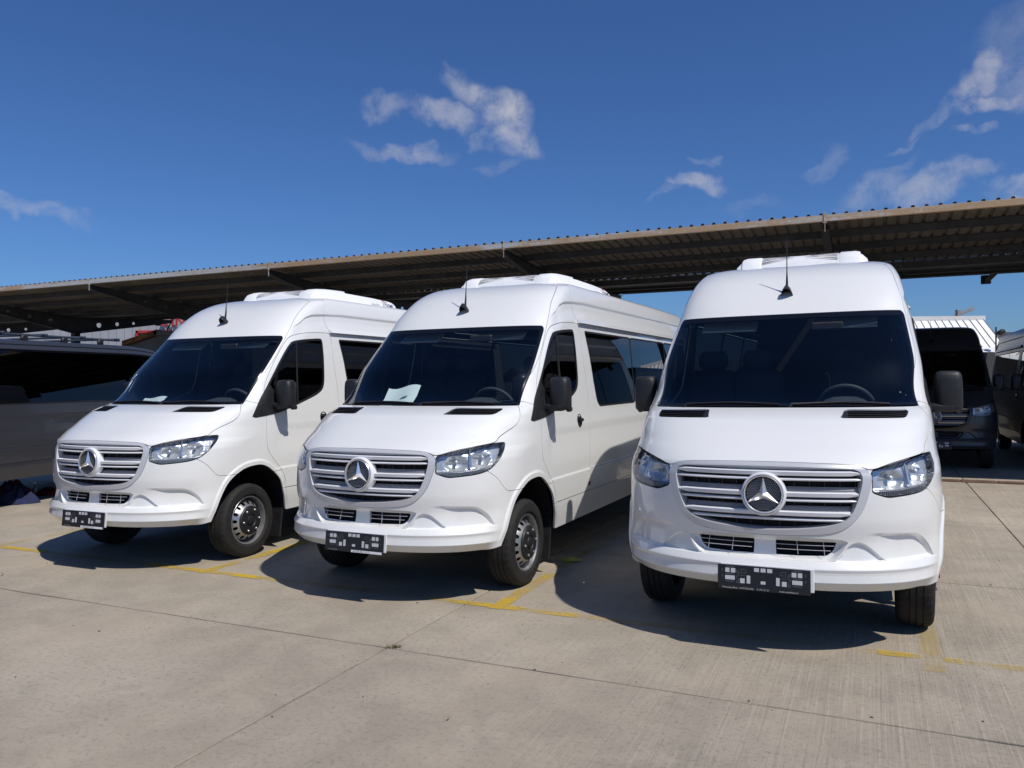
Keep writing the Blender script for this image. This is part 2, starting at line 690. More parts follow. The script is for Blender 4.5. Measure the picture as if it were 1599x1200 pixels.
def flange(V, T, depth):
    """edge return: a strip going inwards from every open edge"""
    B = boundary(T)
    B = B[~((np.abs(V[B[:, 0], 1]) < 1e-5) & (np.abs(V[B[:, 1], 1]) < 1e-5))]
    if not len(B):
        return V, T
    u, inv = np.unique(B, return_inverse=True)
    inv = inv.reshape(B.shape)
    P = V[u]
    Q = P.copy()
    Q[:, :3] = P[:, :3] - P[:, 3:6] * depth
    n0 = len(V)
    a, b = inv[:, 0] + n0, inv[:, 1] + n0
    c, d = inv[:, 0] + n0 + len(u), inv[:, 1] + n0 + len(u)
    F = np.concatenate([np.stack([b, a, c], 1), np.stack([b, c, d], 1)])
    return np.concatenate([V, P, Q]), np.concatenate([T, F])


def both(V, T):
    """mirror a left half to a whole"""
    M = V.copy()
    M[:, 1] *= -1
    M[:, 4] *= -1
    idx = np.arange(len(V)) + len(V)
    return merge_cutverts(np.concatenate([V, M]), np.concatenate([T, idx[T][:, ::-1]]))


def mirror(V, T):
    M = V.copy()
    M[:, 1] *= -1
    M[:, 4] *= -1
    return M, T[:, ::-1]


def offset(V, d):
    Q = V.copy()
    Q[:, :3] += Q[:, 3:6] * d
    return Q


# outlines in the (q, z) plane, q = distance behind the nose + distance from the centre line
GR_OUT = np.vstack([[[-1, .715]], spline([(.06, .715), (.249, .719), (.433, .732), (.543, .760), (.625, .812), (.681, .868), (.729, .948), (.765, 1.028), (.775, 1.070)], 4, False),
                    spline([(.755, 1.100), (.70, 1.122), (.607, 1.131), (.35, 1.1385), (.117, 1.141)], 3, False), [[-1, 1.141]]])
GR_IN = np.vstack([[[-1, .745]], spline([(.06, .745), (.252, .756), (.436, .777), (.543, .806), (.598, .845), (.645, .914), (.683, .994), (.703, 1.058), (.695, 1.092)], 4, False),
                   spline([(.66, 1.105), (.607, 1.108), (.35, 1.115), (.117, 1.117)], 3, False), [[-1, 1.117]]])
LAMP = spline([(.79, 1.094), (.954, 1.124), (1.19, 1.150), (1.40, 1.169), (1.545, 1.174), (1.572, 1.163), (1.55, 1.125), (1.483, 1.066), (1.411, 1.019), (1.331, .984), (1.207, .960), (.97, .945), (.885, .944), (.80, .963), (.767, .978), (.772, 1.02)], 4)
HOOD = np.vstack([[[-1, 1.142]], spline([(.117, 1.142), (.35, 1.1395), (.62, 1.132), (.72, 1.118), (.79, 1.102), (.954, 1.130), (1.19, 1.156), (1.44, 1.178), (1.504, 1.211), (1.611, 1.247), (1.761, 1.294), (1.835, 1.345), (1.858, 1.41), (1.868, 1.438)], 3, False), [[1.868, 1.4425], [.775, 1.4425], [-1, 1.4425]]])
SCREEN = np.vstack([[[-1, 1.447], [1.80, 1.447]], spline([(1.875, 1.447), (1.905, 1.458), (2.10, 1.668), (2.30, 1.888), (2.455, 2.060)], 4, False), spline([(2.482, 2.095), (2.470, 2.116), (2.42, 2.121), (2.0, 2.121), (1.6, 2.121)], 4, False), [[-1, 2.121]]])
ARCH_F = spline([(1.452, .30), (1.463, .394), (1.518, .499), (1.597, .642), (1.698, .760), (1.869, .846), (2.040, .868), (2.15, .855), (2.25, .805), (2.363, .706), (2.405, .595), (2.44, .45), (2.455, .383), (2.46, .30)], 4)
ARCH_R = spline([(5.75, .30), (5.80, .42), (5.86, .56), (5.95, .70), (6.10, .81), (6.28, .845), (6.45, .82), (6.60, .72), (6.70, .58), (6.76, .42), (6.79, .30)], 4)
LOWGR = roundpoly([(.117, .687), (.306, .686), (.505, .685), (.478, .645), (.420, .611), (.232, .606), (.102, .607)], [.004, 0, .012, .02, .02, 0, .004])
DOORWIN = np.vstack([spline([(2.005, 1.322), (2.12, 1.49), (2.2, 1.585), (2.431, 1.883), (2.545, 2.012)], 3, False), spline([(2.60, 2.058), (2.68, 2.078), (2.85, 2.098), (3.05, 2.113), (3.10, 2.103), (3.117, 2.06)], 3, False),
                     spline([(3.129, 1.923), (3.128, 1.722), (3.118, 1.63), (3.087, 1.566), (3.01, 1.520), (2.885, 1.477), (2.465, 1.362), (2.23, 1.328), (2.05, 1.312)], 3, False)])
DOOR = np.vstack([[(2.456, .604)], spline([(2.456, .658), (2.433, .733), (2.377, .812), (2.298, .892), (2.215, .998), (2.198, 1.155), (2.199, 1.302), (2.185, 1.45), (2.177, 1.575), (2.239, 1.717), (2.372, 1.901), (2.50, 2.05), (2.587, 2.115), (2.70, 2.145), (2.82, 2.163), (3.0, 2.176), (3.20, 2.181)], 4, False),
                  spline([(3.25, 2.165), (3.275, 2.08), (3.306, 1.825), (3.352, 1.57), (3.368, 1.366), (3.355, 1.164), (3.325, .96), (3.32, .70)], 4, False), [(3.32, .604)]])
BUMPER = np.array([(-1, .2), (-1, 1.25), (.8, 1.10), (1.0, 1.03), (1.32, .975), (1.39, .942), (1.445, .908), (1.499, .859), (1.54, .826), (1.575, .812), (1.65, .809), (1.80, .809), (1.80, .2)])
FENDER = np.array([(1.2, .78), (2.40, .78), (2.378, .812), (2.298, .892), (2.215, .998), (2.198, 1.155), (2.199, 1.302), (2.19, 1.41), (2.079, 1.446), (1.944, 1.472), (1.86, 1.46), (1.2, 1.30)])
VENT = roundpoly([(1.176, 1.4305), (1.69, 1.4230), (1.515, 1.377), (.985, 1.381)], [.035, .05, .05, .03], 4)
SIDEWIN = [roundpoly([(3.405, 2.118), (4.885, 2.118), (4.885, 1.378), (3.665, 1.376), (3.600, 1.441), (3.545, 1.62), (3.485, 1.881)], [.03, 0, 0, .06, .03, .03, .03]),
           roundpoly([(4.884, 2.118), (6.380, 2.118), (6.380, 1.378), (4.884, 1.378)], 0),
           roundpoly([(6.379, 2.118), (7.55, 2.118), (7.55, 1.378), (6.379, 1.378)], [0, .03, .03, 0])]
FOG_BLANK = spline([(.468, .580), (.52, .618), (.56, .657), (.607, .681), (.655, .688), (.713, .672), (.771, .639), (.823, .605), (.853, .580), (.70, .575), (.55, .575)], 4)
FOG_OUT = np.vstack([spline([(.60, .742), (.717, .740), (.889, .737), (1.09, .730), (1.18, .722), (1.245, .702), (1.316, .665), (1.365, .617), (1.392, .572)], 4, False), [(.9, .573), (.60, .573)]])
RECESS = np.vstack([[(-1, .712), (.40, .706)], spline([(.53, .70), (.572, .688), (.555, .664), (.515, .628), (.465, .592), (.42, .577)], 4, False), [(-1, .577)]])


def displace(q, z, d):
    h = np.zeros_like(q)
    fade = 1 - sstep(q, 1.22, 1.50)
    # lower lip: shelf on top, front face, undercut
    prof = np.interp(z, [.30, .335, .350, .396, .452, .459, .500, .515, .531, .537, .573, .580, .70], [-.17, -.150, -.125, -.050, .001, .004, -.003, -.003, .002, .000, -.018, -.026, -.024])
    prof = np.where(z > .580, -.024 * (1 - sstep(z, .60, .82)), prof)
    h += prof * fade
    # the grille surround sits on a raised prow; lower intake is let into the bumper
    s = poly_sdf(q, z, RECESS)
    h -= .042 * np.clip(-s / .024, 0, 1)
    s = poly_sdf(q, z, FOG_OUT)
    h -= .024 * np.clip(-s / .018, 0, 1) * sstep(q, .68, 1.02)
    s = poly_sdf(q, z, FOG_BLANK)
    h -= .018 * np.clip(-s / .010, 0, 1)
    # wheel arch lips
    for A in (ARCH_F, ARCH_R):
        s = poly_sdf(q, z, A)
        h += .011 * np.clip((.052 - s) / .018, 0, 1) * sstep(z, .40, .55)
    side = sstep(q, 2.30, 2.42)
    h += side * .007 * (1 - sstep(z, .803, .812))
    h -= side * .007 * sstep(z, .90, 1.13) * (1 - sstep(z, 1.150, 1.25))
    # lower edge of the roof cap
    zg = np.interp(q, [2.60, 2.75, 2.846, 2.956, 3.16, 3.5, 8], [2.20, 2.265, 2.329, 2.360, 2.378, 2.392, 2.396])
    h -= .016 * (1 - sstep(z - zg, -.008, .010)) * sstep(z - zg, -.20, -.05) * sstep(q, 2.58, 2.80)
    return h


def build_half():
    zr = np.concatenate([np.linspace(.335, .74, 68), np.linspace(.747, 1.46, 96), np.linspace(1.475, 2.09, 38), np.linspace(2.105, 2.56, 42), ZTOP - .07 * np.linspace(.92, 0.02, 16)**2])
    NFR, NS1, NS2 = 170, 72, 40
    rows = []
    for z in zr:
        W, D, n, f = float(WF(z)), float(DF(z)), float(NF(z)), float(F0(z))
        ph = np.linspace(0, math.pi / 2, 500)
        y = W * np.sin(ph)**(2 / n)
        d = f + D * (1 - np.cos(ph)**(2 / n))
        L = np.concatenate([[0], np.cumsum(np.hypot(np.diff(y), np.diff(d)))])
        l = np.linspace(0, L[-1], NFR)
        y, d = np.interp(l, L, y), np.interp(l, L, d)
        dm = max(3.0, f + D + .2)
        ds = np.concatenate([np.linspace(f + D, dm, NS1 + 1)[1:], np.linspace(dm, LEN, NS2 + 1)[1:]])
        taper = np.clip((ds - 5.2) / 1.75, 0, 1)**2 * .03
        rows.append(np.stack([np.concatenate([d, ds]), np.concatenate([y, W - taper * (W > .3)]), np.full(NFR + len(ds), z)], 1))
    G = np.array(rows)
    q = G[..., 0] + G[..., 1]
    z0 = G[..., 2].copy()
    P = G.copy()
    P[..., 0] = -G[..., 0]

    def nrm(P):
        dc = np.gradient(P, axis=1)
        dr = np.gradient(P, axis=0)
        # symmetric at the centre line
        dc[:, 0] = np.array([0, 1, 0])
        N = np.cross(dc, dr)
        return N / (np.linalg.norm(N, axis=2, keepdims=True) + 1e-12)
    N = nrm(P)
    N[:, 0, 1] = 0
    V = np.concatenate([P.reshape(-1, 3), N.reshape(-1, 3), q.reshape(-1, 1), z0.reshape(-1, 1)], 1)
    nr, nc = q.shape
    i = (np.arange(nr - 1)[:, None] * nc + np.arange(nc - 1)[None]).ravel()
    T = np.concatenate([np.stack([i, i + 1, i + nc + 1], 1), np.stack([i, i + nc + 1, i + nc], 1)])

    def insert(V, T, fn, mask):
        """add edges along fn = 0, only among the triangles that mask() picks"""
        m = mask(V[:, 6], V[:, 7])[T].any(1)
        A, C = T[m], T[~m]
        if not len(A):
            return V, T
        (Vi, Ti), (Vo, To) = cut(V, A, fn(V[:, 6], V[:, 7]))
        n1, n2 = len(Vi), len(Vi) + len(Vo)
        return merge_cutverts(np.concatenate([Vi, Vo, V]), np.concatenate([Ti, To + n1, C + n2]))
    front = lambda q, z: (q < 1.6) & (z < .76)
    for zl in (.396, .452, .459, .500, .515, .531, .537, .573, .580):
        V, T = insert(V, T, lambda q, z: z - zl, lambda q, z: (q < 1.75) & (np.abs(z - zl) < .02))
    for poly, lv in ((RECESS, (-.024, .0)), (FOG_OUT, (-.018, 0.)), (FOG_BLANK, (-.010, 0.))):
        for l in lv:
            V, T = insert(V, T, lambda q, z: poly_sdf(q, z, poly) - l, lambda q, z: front(q, z) & (np.abs(poly_sdf(q, z, poly) - l) < .04))
    for l in (.034, .052):
        V, T = insert(V, T, lambda q, z: poly_sdf(q, z, ARCH_F) - l, lambda q, z: (q > 1.35) & (q < 2.62) & (z < 1.0) & (np.abs(poly_sdf(q, z, ARCH_F) - l) < .06))
    h = displace(V[:, 6], V[:, 7], 0)
    V[:, :3] += V[:, 3:6] * h[:, None]
    V[np.abs(V[:, 6] - V[:, 6]) > 1, 1] = 0
    fn = np.cross(V[T[:, 1], :3] - V[T[:, 0], :3], V[T[:, 2], :3] - V[T[:, 0], :3])
    N = np.zeros((len(V), 3))
    for k in range(3):
        np.add.at(N, T[:, k], fn)
    N[np.abs(V[:, 1]) < 1e-6, 1] = 0
    V[:, 3:6] = N / (np.linalg.norm(N, axis=1, keepdims=True) + 1e-15)
    return V, T


class Body:
    """cuts the half shell into panels"""
    def __init__(s):
        s.V, s.T = build_half()

    def take(s, poly, gap=0.0, line=False):
        phi = poly_sdf(s.V[:, 6], s.V[:, 7], poly)
        (Vi, Ti), (Vo, To) = cut(s.V, s.T, phi + gap)
        phi2 = poly_sdf(Vo[:, 6], Vo[:, 7], poly)
        _, (s.V, s.T) = cut(Vo, To, phi2 - gap)
        return Vi, Ti

    def seam(s, pts, half=.0028):
        d = line_dist(s.V[:, 6], s.V[:, 7], pts)
        _, (s.V, s.T) = cut(s.V, s.T, d - half)


def sub(V, T, poly, gap=0.0):
    phi = poly_sdf(V[:, 6], V[:, 7], poly)
    (Vi, Ti), (Vo, To) = cut(V, T, phi + gap)
    if gap:
        phi = poly_sdf(Vo[:, 6], Vo[:, 7], poly)
        _, (Vo, To) = cut(Vo, To, phi - gap)
    return (Vi, Ti), (Vo, To)


B = Body()
PART = {}
B.take(ARCH_F)
B.take(ARCH_R)
B.take(np.array([(-1, .2), (-1, .394), (.585, .394), (.615, .385), (.675, .345), (.70, .338), (.95, .338), (1.20, .372), (1.46, .412), (1.6, .412), (2.3, .382), (9, .382), (9, .2)]))
PART['screen'] = B.take(SCREEN, .002)
PART['grille'] = B.take(GR_OUT, .0015)
PART['lamp'] = B.take(LAMP, .0030)
PART['lowgr'] = B.take(LOWGR)
PART['doorwin'] = B.take(DOORWIN, .001)
PART['sidewin'] = [B.take(p, .001) for p in SIDEWIN]
PART['hood'] = B.take(HOOD, .0026)
PART['door'] = B.take(DOOR, .0026)
PART['bumper'] = B.take(BUMPER, .0020)
PART['fender'] = B.take(FENDER, .0020)
ASEAM = spline([(2.125, 1.69), (2.319, 1.859), (2.52, 2.107), (2.692, 2.331), (2.86, 2.47), (2.95, 2.53)], 4, False)
PART['roof_front'] = B.take(np.vstack([[(-1, 1.69), (2.0, 1.69)], ASEAM, [(2.85, 2.560), (2.70, 2.588), (2.5, 2.603), (-1, 2.606)]]), .0022)
PART['roof_corner'] = B.take(np.vstack([ASEAM, [(2.98, 2.545), (3.185, 2.556)], spline([(3.187, 2.54), (3.171, 2.391), (3.20, 2.28), (3.247, 2.186)], 4, False), [(2.9, 2.10), (2.4, 1.86), (2.25, 1.6), (2.21, 1.405), (2.079, 1.444), (1.944, 1.470), (1.80, 1.47), (2.0, 1.69)]]), .0022)
PART['side_panel'] = B.take(np.array([(3.0, .806), (4.885, .806), (4.885, 2.184), (3.2, 2.184), (3.0, 1.6)]), .0022)
PART['sill_panel'] = B.take(np.array([(2.2, .2), (2.2, .602), (9, .602), (9, .2)]), .0024)
PART['side_trim'] = B.take(np.array([(2.2, .5), (2.2, .806), (9, .806), (9, .5)]), .0024)
PART['body'] = (B.V, B.T)

VAN_PARTS = []      # (name, mesh, sub-parts)


def fin(name, V, T, mats, fl=.014, full=False, half=None):
    """close the edges, mirror when whole, and make the mesh"""
    V, T = merge_cutverts(V, T)
    if full:
        V, T = both(V, T)
    elif half == 'R':
        V, T = mirror(V, T)
    if fl:
        V, T = flange(V, T, fl)
    me = mesh_np(name, V[:, :3], T)
    if name == 'front_bumper':
        me.set_sharp_from_angle(angle=R(20))
    for m in (mats if isinstance(mats, (list, tuple)) else [mats]):
        me.materials.append(m)
    return me


def make_van():
    root = empty('passenger_van', (0, 0, 0))
    # ---- shell
    body = obj('body', fin('body', *PART['body'], WHITE, .016, True), None, root)
    obj('roof_front', fin('roof_front', *PART['roof_front'], WHITE, .016, True), None, root)
    for sd in ('L', 'R'):
        for nm in ('roof_corner', 'side_panel', 'sill_panel', 'side_trim'):
            obj(nm, fin(nm, *PART[nm], WHITE, .016, False, sd), None, root)
    (Vv, Tv), (Vh, Th) = sub(*PART['hood'], VENT)
    obj('hood', fin('hood', Vh, Th, WHITE, .02, True), None, root)
    for sd in ('L', 'R'):
        Vx = offset(Vv, -.007)
        ve = obj('hood_vent', fin('hood_vent', Vx, Tv, BLACKP, 0, False, sd), None, root)
        mb = MB()
        for zz in (1.389, 1.400, 1.411, 1.421):
            pts = []
            for qq in np.linspace(1.04 + (zz - 1.381) * 3.2, 1.50 + (zz - 1.377) * 3.6, 10):
                p = surf_q(qq, zz)
                y = p[1] if sd == 'L' else -p[1]
                pts.append((-p[0] - .002, y, p[2] - .004))
            for a, b in zip(pts[:-1], pts[1:]):
                a, b = Vector(a), Vector(b)
                V = [a, b, b + Vector((.012, 0, .002)), a + Vector((.012, 0, .002)), a - Vector((0, 0, .006)), b - Vector((0, 0, .006))]
                mb.add(V, [(0, 1, 2, 3), (0, 4, 5, 1), (3, 2, 5, 4)])
        mb.build('slat', BLACKP, ve)
    obj('front_bumper', fin('front_bumper', *PART['bumper'], WHITE, .02, True), None, root)
    for sd in ('L', 'R'):
        obj('front_fender', fin('front_fender', *PART['fender'], WHITE, .02, False, sd), None, root)
        dr = obj('front_door', fin('front_door', *PART['door'], WHITE, .018, False, sd), None, root)
        sg = 1 if sd == 'L' else -1
        # window: black frame, pane, mirror triangle
        V, T = PART['doorwin']
        (Vt, Tt), (Vw, Tw) = sub(V, T, np.array([(1.9, 1.2), (2.47, 1.2), (2.47, 1.40), (2.26, 1.62), (2.16, 1.66), (1.9, 1.6)]))
        obj('mirror_base', fin('mirror_base', offset(Vt, .006), Tt, BLACKP, .02, False, sd), None, root)
        phi = poly_sdf(Vw[:, 6], Vw[:, 7], DOORWIN)
        (Vp, Tp), (Vf, Tf) = cut(Vw, Tw, phi + .024)
        obj('window_seal', fin('window_seal', offset(Vf, .001), Tf, SEAL, .012, False, sd), None, dr)
        obj('window_pane', fin('window_pane', offset(Vp, -.004), Tp, GLASSS, 0, False, sd), None, dr)
        pts = []
        for zz in np.linspace(1.42, 2.065, 8):
            c = surf_q(2.675, zz)
            pts.append((-c[0], sg * (c[1] - .003), c[2]))
        MB().tube(pts, .010, 6).build('window_divider', SEAL, dr, True)
        # handle: round dish with a pull
        c = surf_q(2.12 + .972, 1.270)
        mb = MB()
        mb.lathe([(.060, -.004), (.060, .003), (.054, .0055), (.046, .003), (.0, .002)], 28, 'y', 0)
        hd = mb.build('door_handle', BLACKP, dr, True, loc=(-c[0], sg * (c[1] - .001), c[2]), rot=(R(8) * sg if sg > 0 else R(180) - R(8), 0, 0))
        mb = MB().box((0, .014, 0), (.118, .016, .030), .007)
        mb.build('pull', SATIN if sd == 'X' else BLACKG, dr, True, loc=(-c[0], sg * (c[1] + .001), c[2]), rot=(R(8) * sg if sg > 0 else R(180) - R(8), 0, 0))
        # side glazing
        for k, (V, T) in enumerate(PART['sidewin']):
            phi = poly_sdf(V[:, 6], V[:, 7], SIDEWIN[k])
            (Vp, Tp), (Vf, Tf) = cut(V, T, phi + .018)
            sp = obj('side_window', fin('side_window', offset(Vp, -.001), Tp, GLASSS, 0, False, sd), None, root)
            obj('window_seal', fin('window_seal', Vf, Tf, SEAL, .012, False, sd), None, sp)
        # drip rail above the side windows
        mb = MB()
        n = 24
        dd = np.linspace(2.385, 6.85, n)
        P = []
        for d in dd:
            W = float(WF(2.19)) - np.clip((d - 5.2) / 1.75, 0, 1)**2 * .03
            P.append([(-d, sg * (W - .012), 2.235), (-d, sg * (W + .030), 2.196), (-d, sg * (W + .036), 2.186), (-d, sg * (W - .006), 2.182)])
        V = [p for r_ in P for p in r_]
        F = []
        for i in range(n - 1):
            for k in range(4):
                F.append((i * 4 + k, i * 4 + (k + 1) % 4, (i + 1) * 4 + (k + 1) % 4, (i + 1) * 4 + k))
        F += [(0, 1, 2, 3), tuple((n - 1) * 4 + k for k in (3, 2, 1, 0))]
        mb.add(V, F)
        mb.build('drip_rail', WHITE, root, 30)
        # side marker
        c = surf_q(2.29 + .992, .668)
        MB().box((0, 0, 0), (.050, .012, .040), .005).build('side_marker', ORANGE, root, loc=(-c[0], sg * (c[1] + .006), c[2]))
        # mud flap
        MB().box((0, 0, 0), (.022, .22, .44), .006).build('mud_flap', BLACKP, root, loc=(-1.475, sg * .835, .335), rot=(0, R(-8), 0))
        # headlight
        V, T = PART['lamp']
        V, T = merge_cutverts(V, T)
        hl = obj('headlight', fin('headlight', offset(V, .001), T, GLASSL, 0, False, sd), None, root)
        phi = poly_sdf(V[:, 6], V[:, 7], LAMP)
        (V1, T1), _ = cut(V, T, phi + .004)
        Vo, To = flange(V1, T1, .055)
        Vo = Vo[len(V1):]
        To = To[len(T1):] - len(V1)
        if sd == 'R':
            Vo, To = mirror(Vo, To)
        me = mesh_np('lamp_surround', Vo[:, :3], To)
        me.materials.append(LAMPIN)
        obj('lamp_surround', me, None, hl)
        # rear of the lamp: stepped reflector bowls pressed into a metallic sheet
        Vb = V1.copy()
        q, z = Vb[:, 6], Vb[:, 7]
        dep = np.full(len(Vb), .045)
        for (cq, cz, rq, rz, dp) in ((.985, 1.045, .135, .058, .050), (1.275, 1.072, .125, .072, .062)):
            rr = ((q - cq) / rq)**2 + ((z - cz) / rz)**2
            dep += np.where(rr < 1, dp * np.sqrt(np.clip(1 - rr, 0, 1)), 0)
        zl = np.interp(q, [.75, 1.0, 1.35, 1.5], [.985, .985, 1.005, 1.05])
        low = 1 - sstep(z, zl - .004, zl + .004)
        dep = dep * (1 - low) + low * .018
        Vb[:, :3] -= Vb[:, 3:6] * dep[:, None]
        (Vl, Tl), (Vu, Tu) = cut(Vb, T1, z - zl)
        obj('reflector', fin('reflector', Vu, Tu, REFL, 0, False, sd), None, hl)
        obj('turn_lamp', fin('turn_lamp', Vl, Tl, LAMPIN, 0, False, sd), None, hl)
        mb = MB()
        for qq in np.arange(.84, 1.32, .019):
            za = float(np.interp(qq, [.75, 1.0, 1.35, 1.5], [.985, .985, 1.005, 1.05])) - .006
            zb = float(np.interp(qq, [.80, .885, .97, 1.207, 1.331], [.963, .946, .947, .962, .988])) + .004
            if za - zb < .012:
                continue
            a, b = surf_q(qq, zb), surf_q(qq, za)
            mb.tube([(-a[0] - .012, sg * (a[1] - .006), a[2]), (-b[0] - .012, sg * (b[1] - .006), b[2])], .0035, 5)
        mb.build('lamp_rib', LAMPIN, hl)
        mb = MB()
        for (cq, cz) in ((.985, 1.045), (1.275, 1.072)):
            a = surf_q(cq, cz)
            nrm = Vector((1, sg * .75, 0)).normalized()
            p = Vector((-a[0], sg * a[1], a[2]))
            mb.tube([p - nrm * .09, p - nrm * .05, p - nrm * .044], [.014, .014, .006], 12)
        mb.build('bulb', SATIN, hl, True)
        mb = MB()
        a, b = surf_q(1.125, 1.005), surf_q(1.135, 1.135)
        mb.tube([(-a[0] - .020, sg * (a[1] - .012), a[2]), (-b[0] - .020, sg * (b[1] - .012), b[2])], [.012, .005], 8)
        mb.build('lamp_divider', STAR, hl, True)
    # ---- windscreen
    V, T = PART['screen']
    phi = poly_sdf(V[:, 6], V[:, 7], SCREEN)
    zc = V[:, 7]
    band = np.interp(zc, [1.44, 1.47, 2.0, 2.12], [.020, .020, .030, .040])
    (Vp, Tp), (Vf, Tf) = cut(V, T, phi + band)
    ws = obj('windscreen', fin('windscreen', Vp, Tp, GLASSW, 0, True), None, root)
    obj('windscreen_border', fin('windscreen_border', offset(Vf, .0005), Tf, BLACKG, .010, True), None, ws)
    # wipers
    for (q0, y0, y1) in ((0, .10, .70), (0, -.62, .02)):
        mb = MB()
        pts = []
        for t in np.linspace(0, 1, 9):
            y = y0 + (y1 - y0) * t
            z = 1.462 + .012 * math.sin(t * math.pi)
            pts.append((-float(fsurf(y, z)) + .016, y, z))
        mb.tube(pts, .007, 6)
        p0 = (-float(fsurf(y0, 1.448)) + .020, y0, 1.448)
        mb.tube([p0, pts[0], pts[4]], [.012, .010, .007], 8)
        mb.build('wiper', BLACKP, root, True)
    # ---- grille
    V, T = PART['grille']
    (Vi, Ti), (Vo, To) = sub(V, T, GR_IN)
    fr = obj('grille', fin('grille', offset(Vo, .004), To, SATIN, .075, True), None, root)
    obj('backing', fin('backing', offset(Vi, -.070), Ti, VOIDM, 0, True), None, fr)
    poly = GR_IN

    def yend(z):
        zz = np.array(poly)[:, 1]
        qq = np.array(poly)[:, 0]
        best = 0
        for i in range(len(zz) - 1):
            a, b = zz[i], zz[i + 1]
            if (a - z) * (b - z) <= 0 and a != b and qq[i] > 0:
                t = (z - a) / (b - a)
                best = max(best, qq[i] + t * (qq[i + 1] - qq[i]))
        return float(surf_q(best, z)[1])

    def blade(z, prof, name, m, taper=.05, off=0.0):
        """sweep a (depth, dz) section across the grille"""
        ye = yend(z) - .004
        ys = np.concatenate([[-ye, -ye + .02, -ye + taper], np.linspace(-ye + taper + .02, ye - taper - .02, 25), [ye - taper, ye - .02, ye]])
        V, F = [], []
        n = len(prof)
        for y in ys:
            e = min(1.0, .35 + .65 * (ye - abs(y)) / taper)
            d = float(fsurf(y, z)) + off
            for (dd, dz) in prof:
                V.append((-d - dd, y, z + dz * (e if dd < .02 else 1)))
        for i in range(len(ys) - 1):
            for k in range(n):
                F.append((i * n + k, i * n + (k + 1) % n, (i + 1) * n + (k + 1) % n, (i + 1) * n + k))
        F += [tuple(range(n)), tuple((len(ys) - 1) * n + k for k in range(n))[::-1]]
        mb = MB().add(V, F)
        return mb.build(name, m, fr, 30)
    for zc in (1.080, .958, .846):
        blade(zc, [(.005, .014), (-.003, .009), (.000, -.011), (.006, -.015), (.036, -.015), (.036, .014)], 'bar', GRILLEW)
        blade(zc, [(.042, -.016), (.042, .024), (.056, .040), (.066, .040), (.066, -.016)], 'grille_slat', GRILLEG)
        blade(zc - .036, [(.010, .007), (.006, 0), (.010, -.007), (.050, -.009), (.064, .008)], 'bar', GRILLEW, .03)
    blade(1.112, [(.030, .004), (.022, -.012), (.070, -.030), (.070, .004)], 'top_strip', GRILLEW)
    mb = MB()
    for y in np.arange(-.5, .51, .0835):
        for (za, zb) in ((1.0, 1.030), (.885, .915), (.765, .80)):
            if abs(y) < yend(zb) - .01 and abs(y) < yend(max(za, .765)) - .01:
                mb.box((-float(fsurf(y, za)) - .058, y, (za + zb) / 2), (.012, .005, zb - za))
    tag(mb.build('rib', BLACKP, fr), kind='stuff')
    # emblem: ring with a three-pointed star over a fine mesh
    ec = (-float(F0(.957)) + .019, 0, .957)
    tilt = R(-5)
    mb = MB()
    mb.lathe([(.112, -.055), (.131, -.060), (.130, -.022), (.127, -.008), (.122, -.002), (.116, .000), (.112, -.006)], 64, 'x', 0)
    em = mb.build('emblem_bezel', GRILLEW, fr, 50, loc=ec, rot=(0, tilt, 0))
    mb = MB()
    mb.lathe([(.1130, -.008), (.1125, .004), (.1085, .009), (.1035, .006), (.1015, -.008)], 64, 'x', 0)
    for k in range(3):
        a0 = math.pi / 2 + k * 2 * math.pi / 3
        tip = (.003, .1035 * math.cos(a0), .1035 * math.sin(a0))
        l = (-.006, .0255 * math.cos(a0 + math.pi / 3), .0255 * math.sin(a0 + math.pi / 3))
        r_ = (-.006, .0255 * math.cos(a0 - math.pi / 3), .0255 * math.sin(a0 - math.pi / 3))
        mb.add([(.020, 0, 0), l, tip, r_], [(0, 2, 1), (0, 3, 2)])
    mb.build('emblem', STAR, fr, 20, loc=ec, rot=(0, tilt, 0))
    mb = MB()
    mb.lathe([(.104, -.012), (.0, -.012)], 48, 'x', 0)
    hx = .0115
    for i in range(-10, 11):
        for j in range(-10, 11):
            cy, cz = hx * (i + .5 * (j % 2)), hx * .866 * j
            if math.hypot(cy, cz) < .098:
                for a in (90, 210, 330):
                    e = (cy + hx * .577 * math.cos(R(a)), cz + hx * .577 * math.sin(R(a)))
                    mx, mz = (cy + e[0]) / 2, (cz + e[1]) / 2
                    L = hx * .577
                    mt = Matrix.Rotation(R(a), 3, 'X')
                    mb.box((-.010, mx, mz), (.003, L, .0020), 0, 1, mt)
    mb.build('emblem_mesh', [VOIDM, STEEL], fr, loc=ec, rot=(0, tilt, 0))
    # ---- lower intake
    V, T = PART['lowgr']
    for sd in ('L', 'R'):
        sg = 1 if sd == 'L' else -1
        lg = obj('lower_intake', fin('lower_intake', offset(V, -.05), T, VOIDM, -.05, False, sd), None, root)
        mb = MB()
        for (za, zb) in ((.633, .634), (.660, .661)):
            ye = .47 if za < .65 else .50
            pts = []
            for qq in np.linspace(.115, ye - .03, 7):
                p = surf_q(qq, za)
                pts.append((-p[0] - .036, sg * p[1], za))
            mb.tube(pts, .0017, 5)
        for yy in (.185, .330):
            pts = [(-float(fsurf(yy - .01 * (z < .63), z)) - .036, sg * (yy + .10 * (.645 - z)), z) for z in (.608, .645, .684)]
            mb.tube(pts, .0017, 5)
        mb.build('bar', SATIN, lg)
    # ---- number plate carrier
    pc = obj('plate_backing', MB().box((0, .016, .008), (.006, .530, .134), .003).build('tmp', WHITEP).data, None, root, (-.002, 0, .466), (0, R(-6), 0))
    bpy.data.objects.remove(bpy.data.objects['tmp'])
    mb = MB()
    mb.box((.006, 0, -.004), (.010, .524, .142), .004, 0)
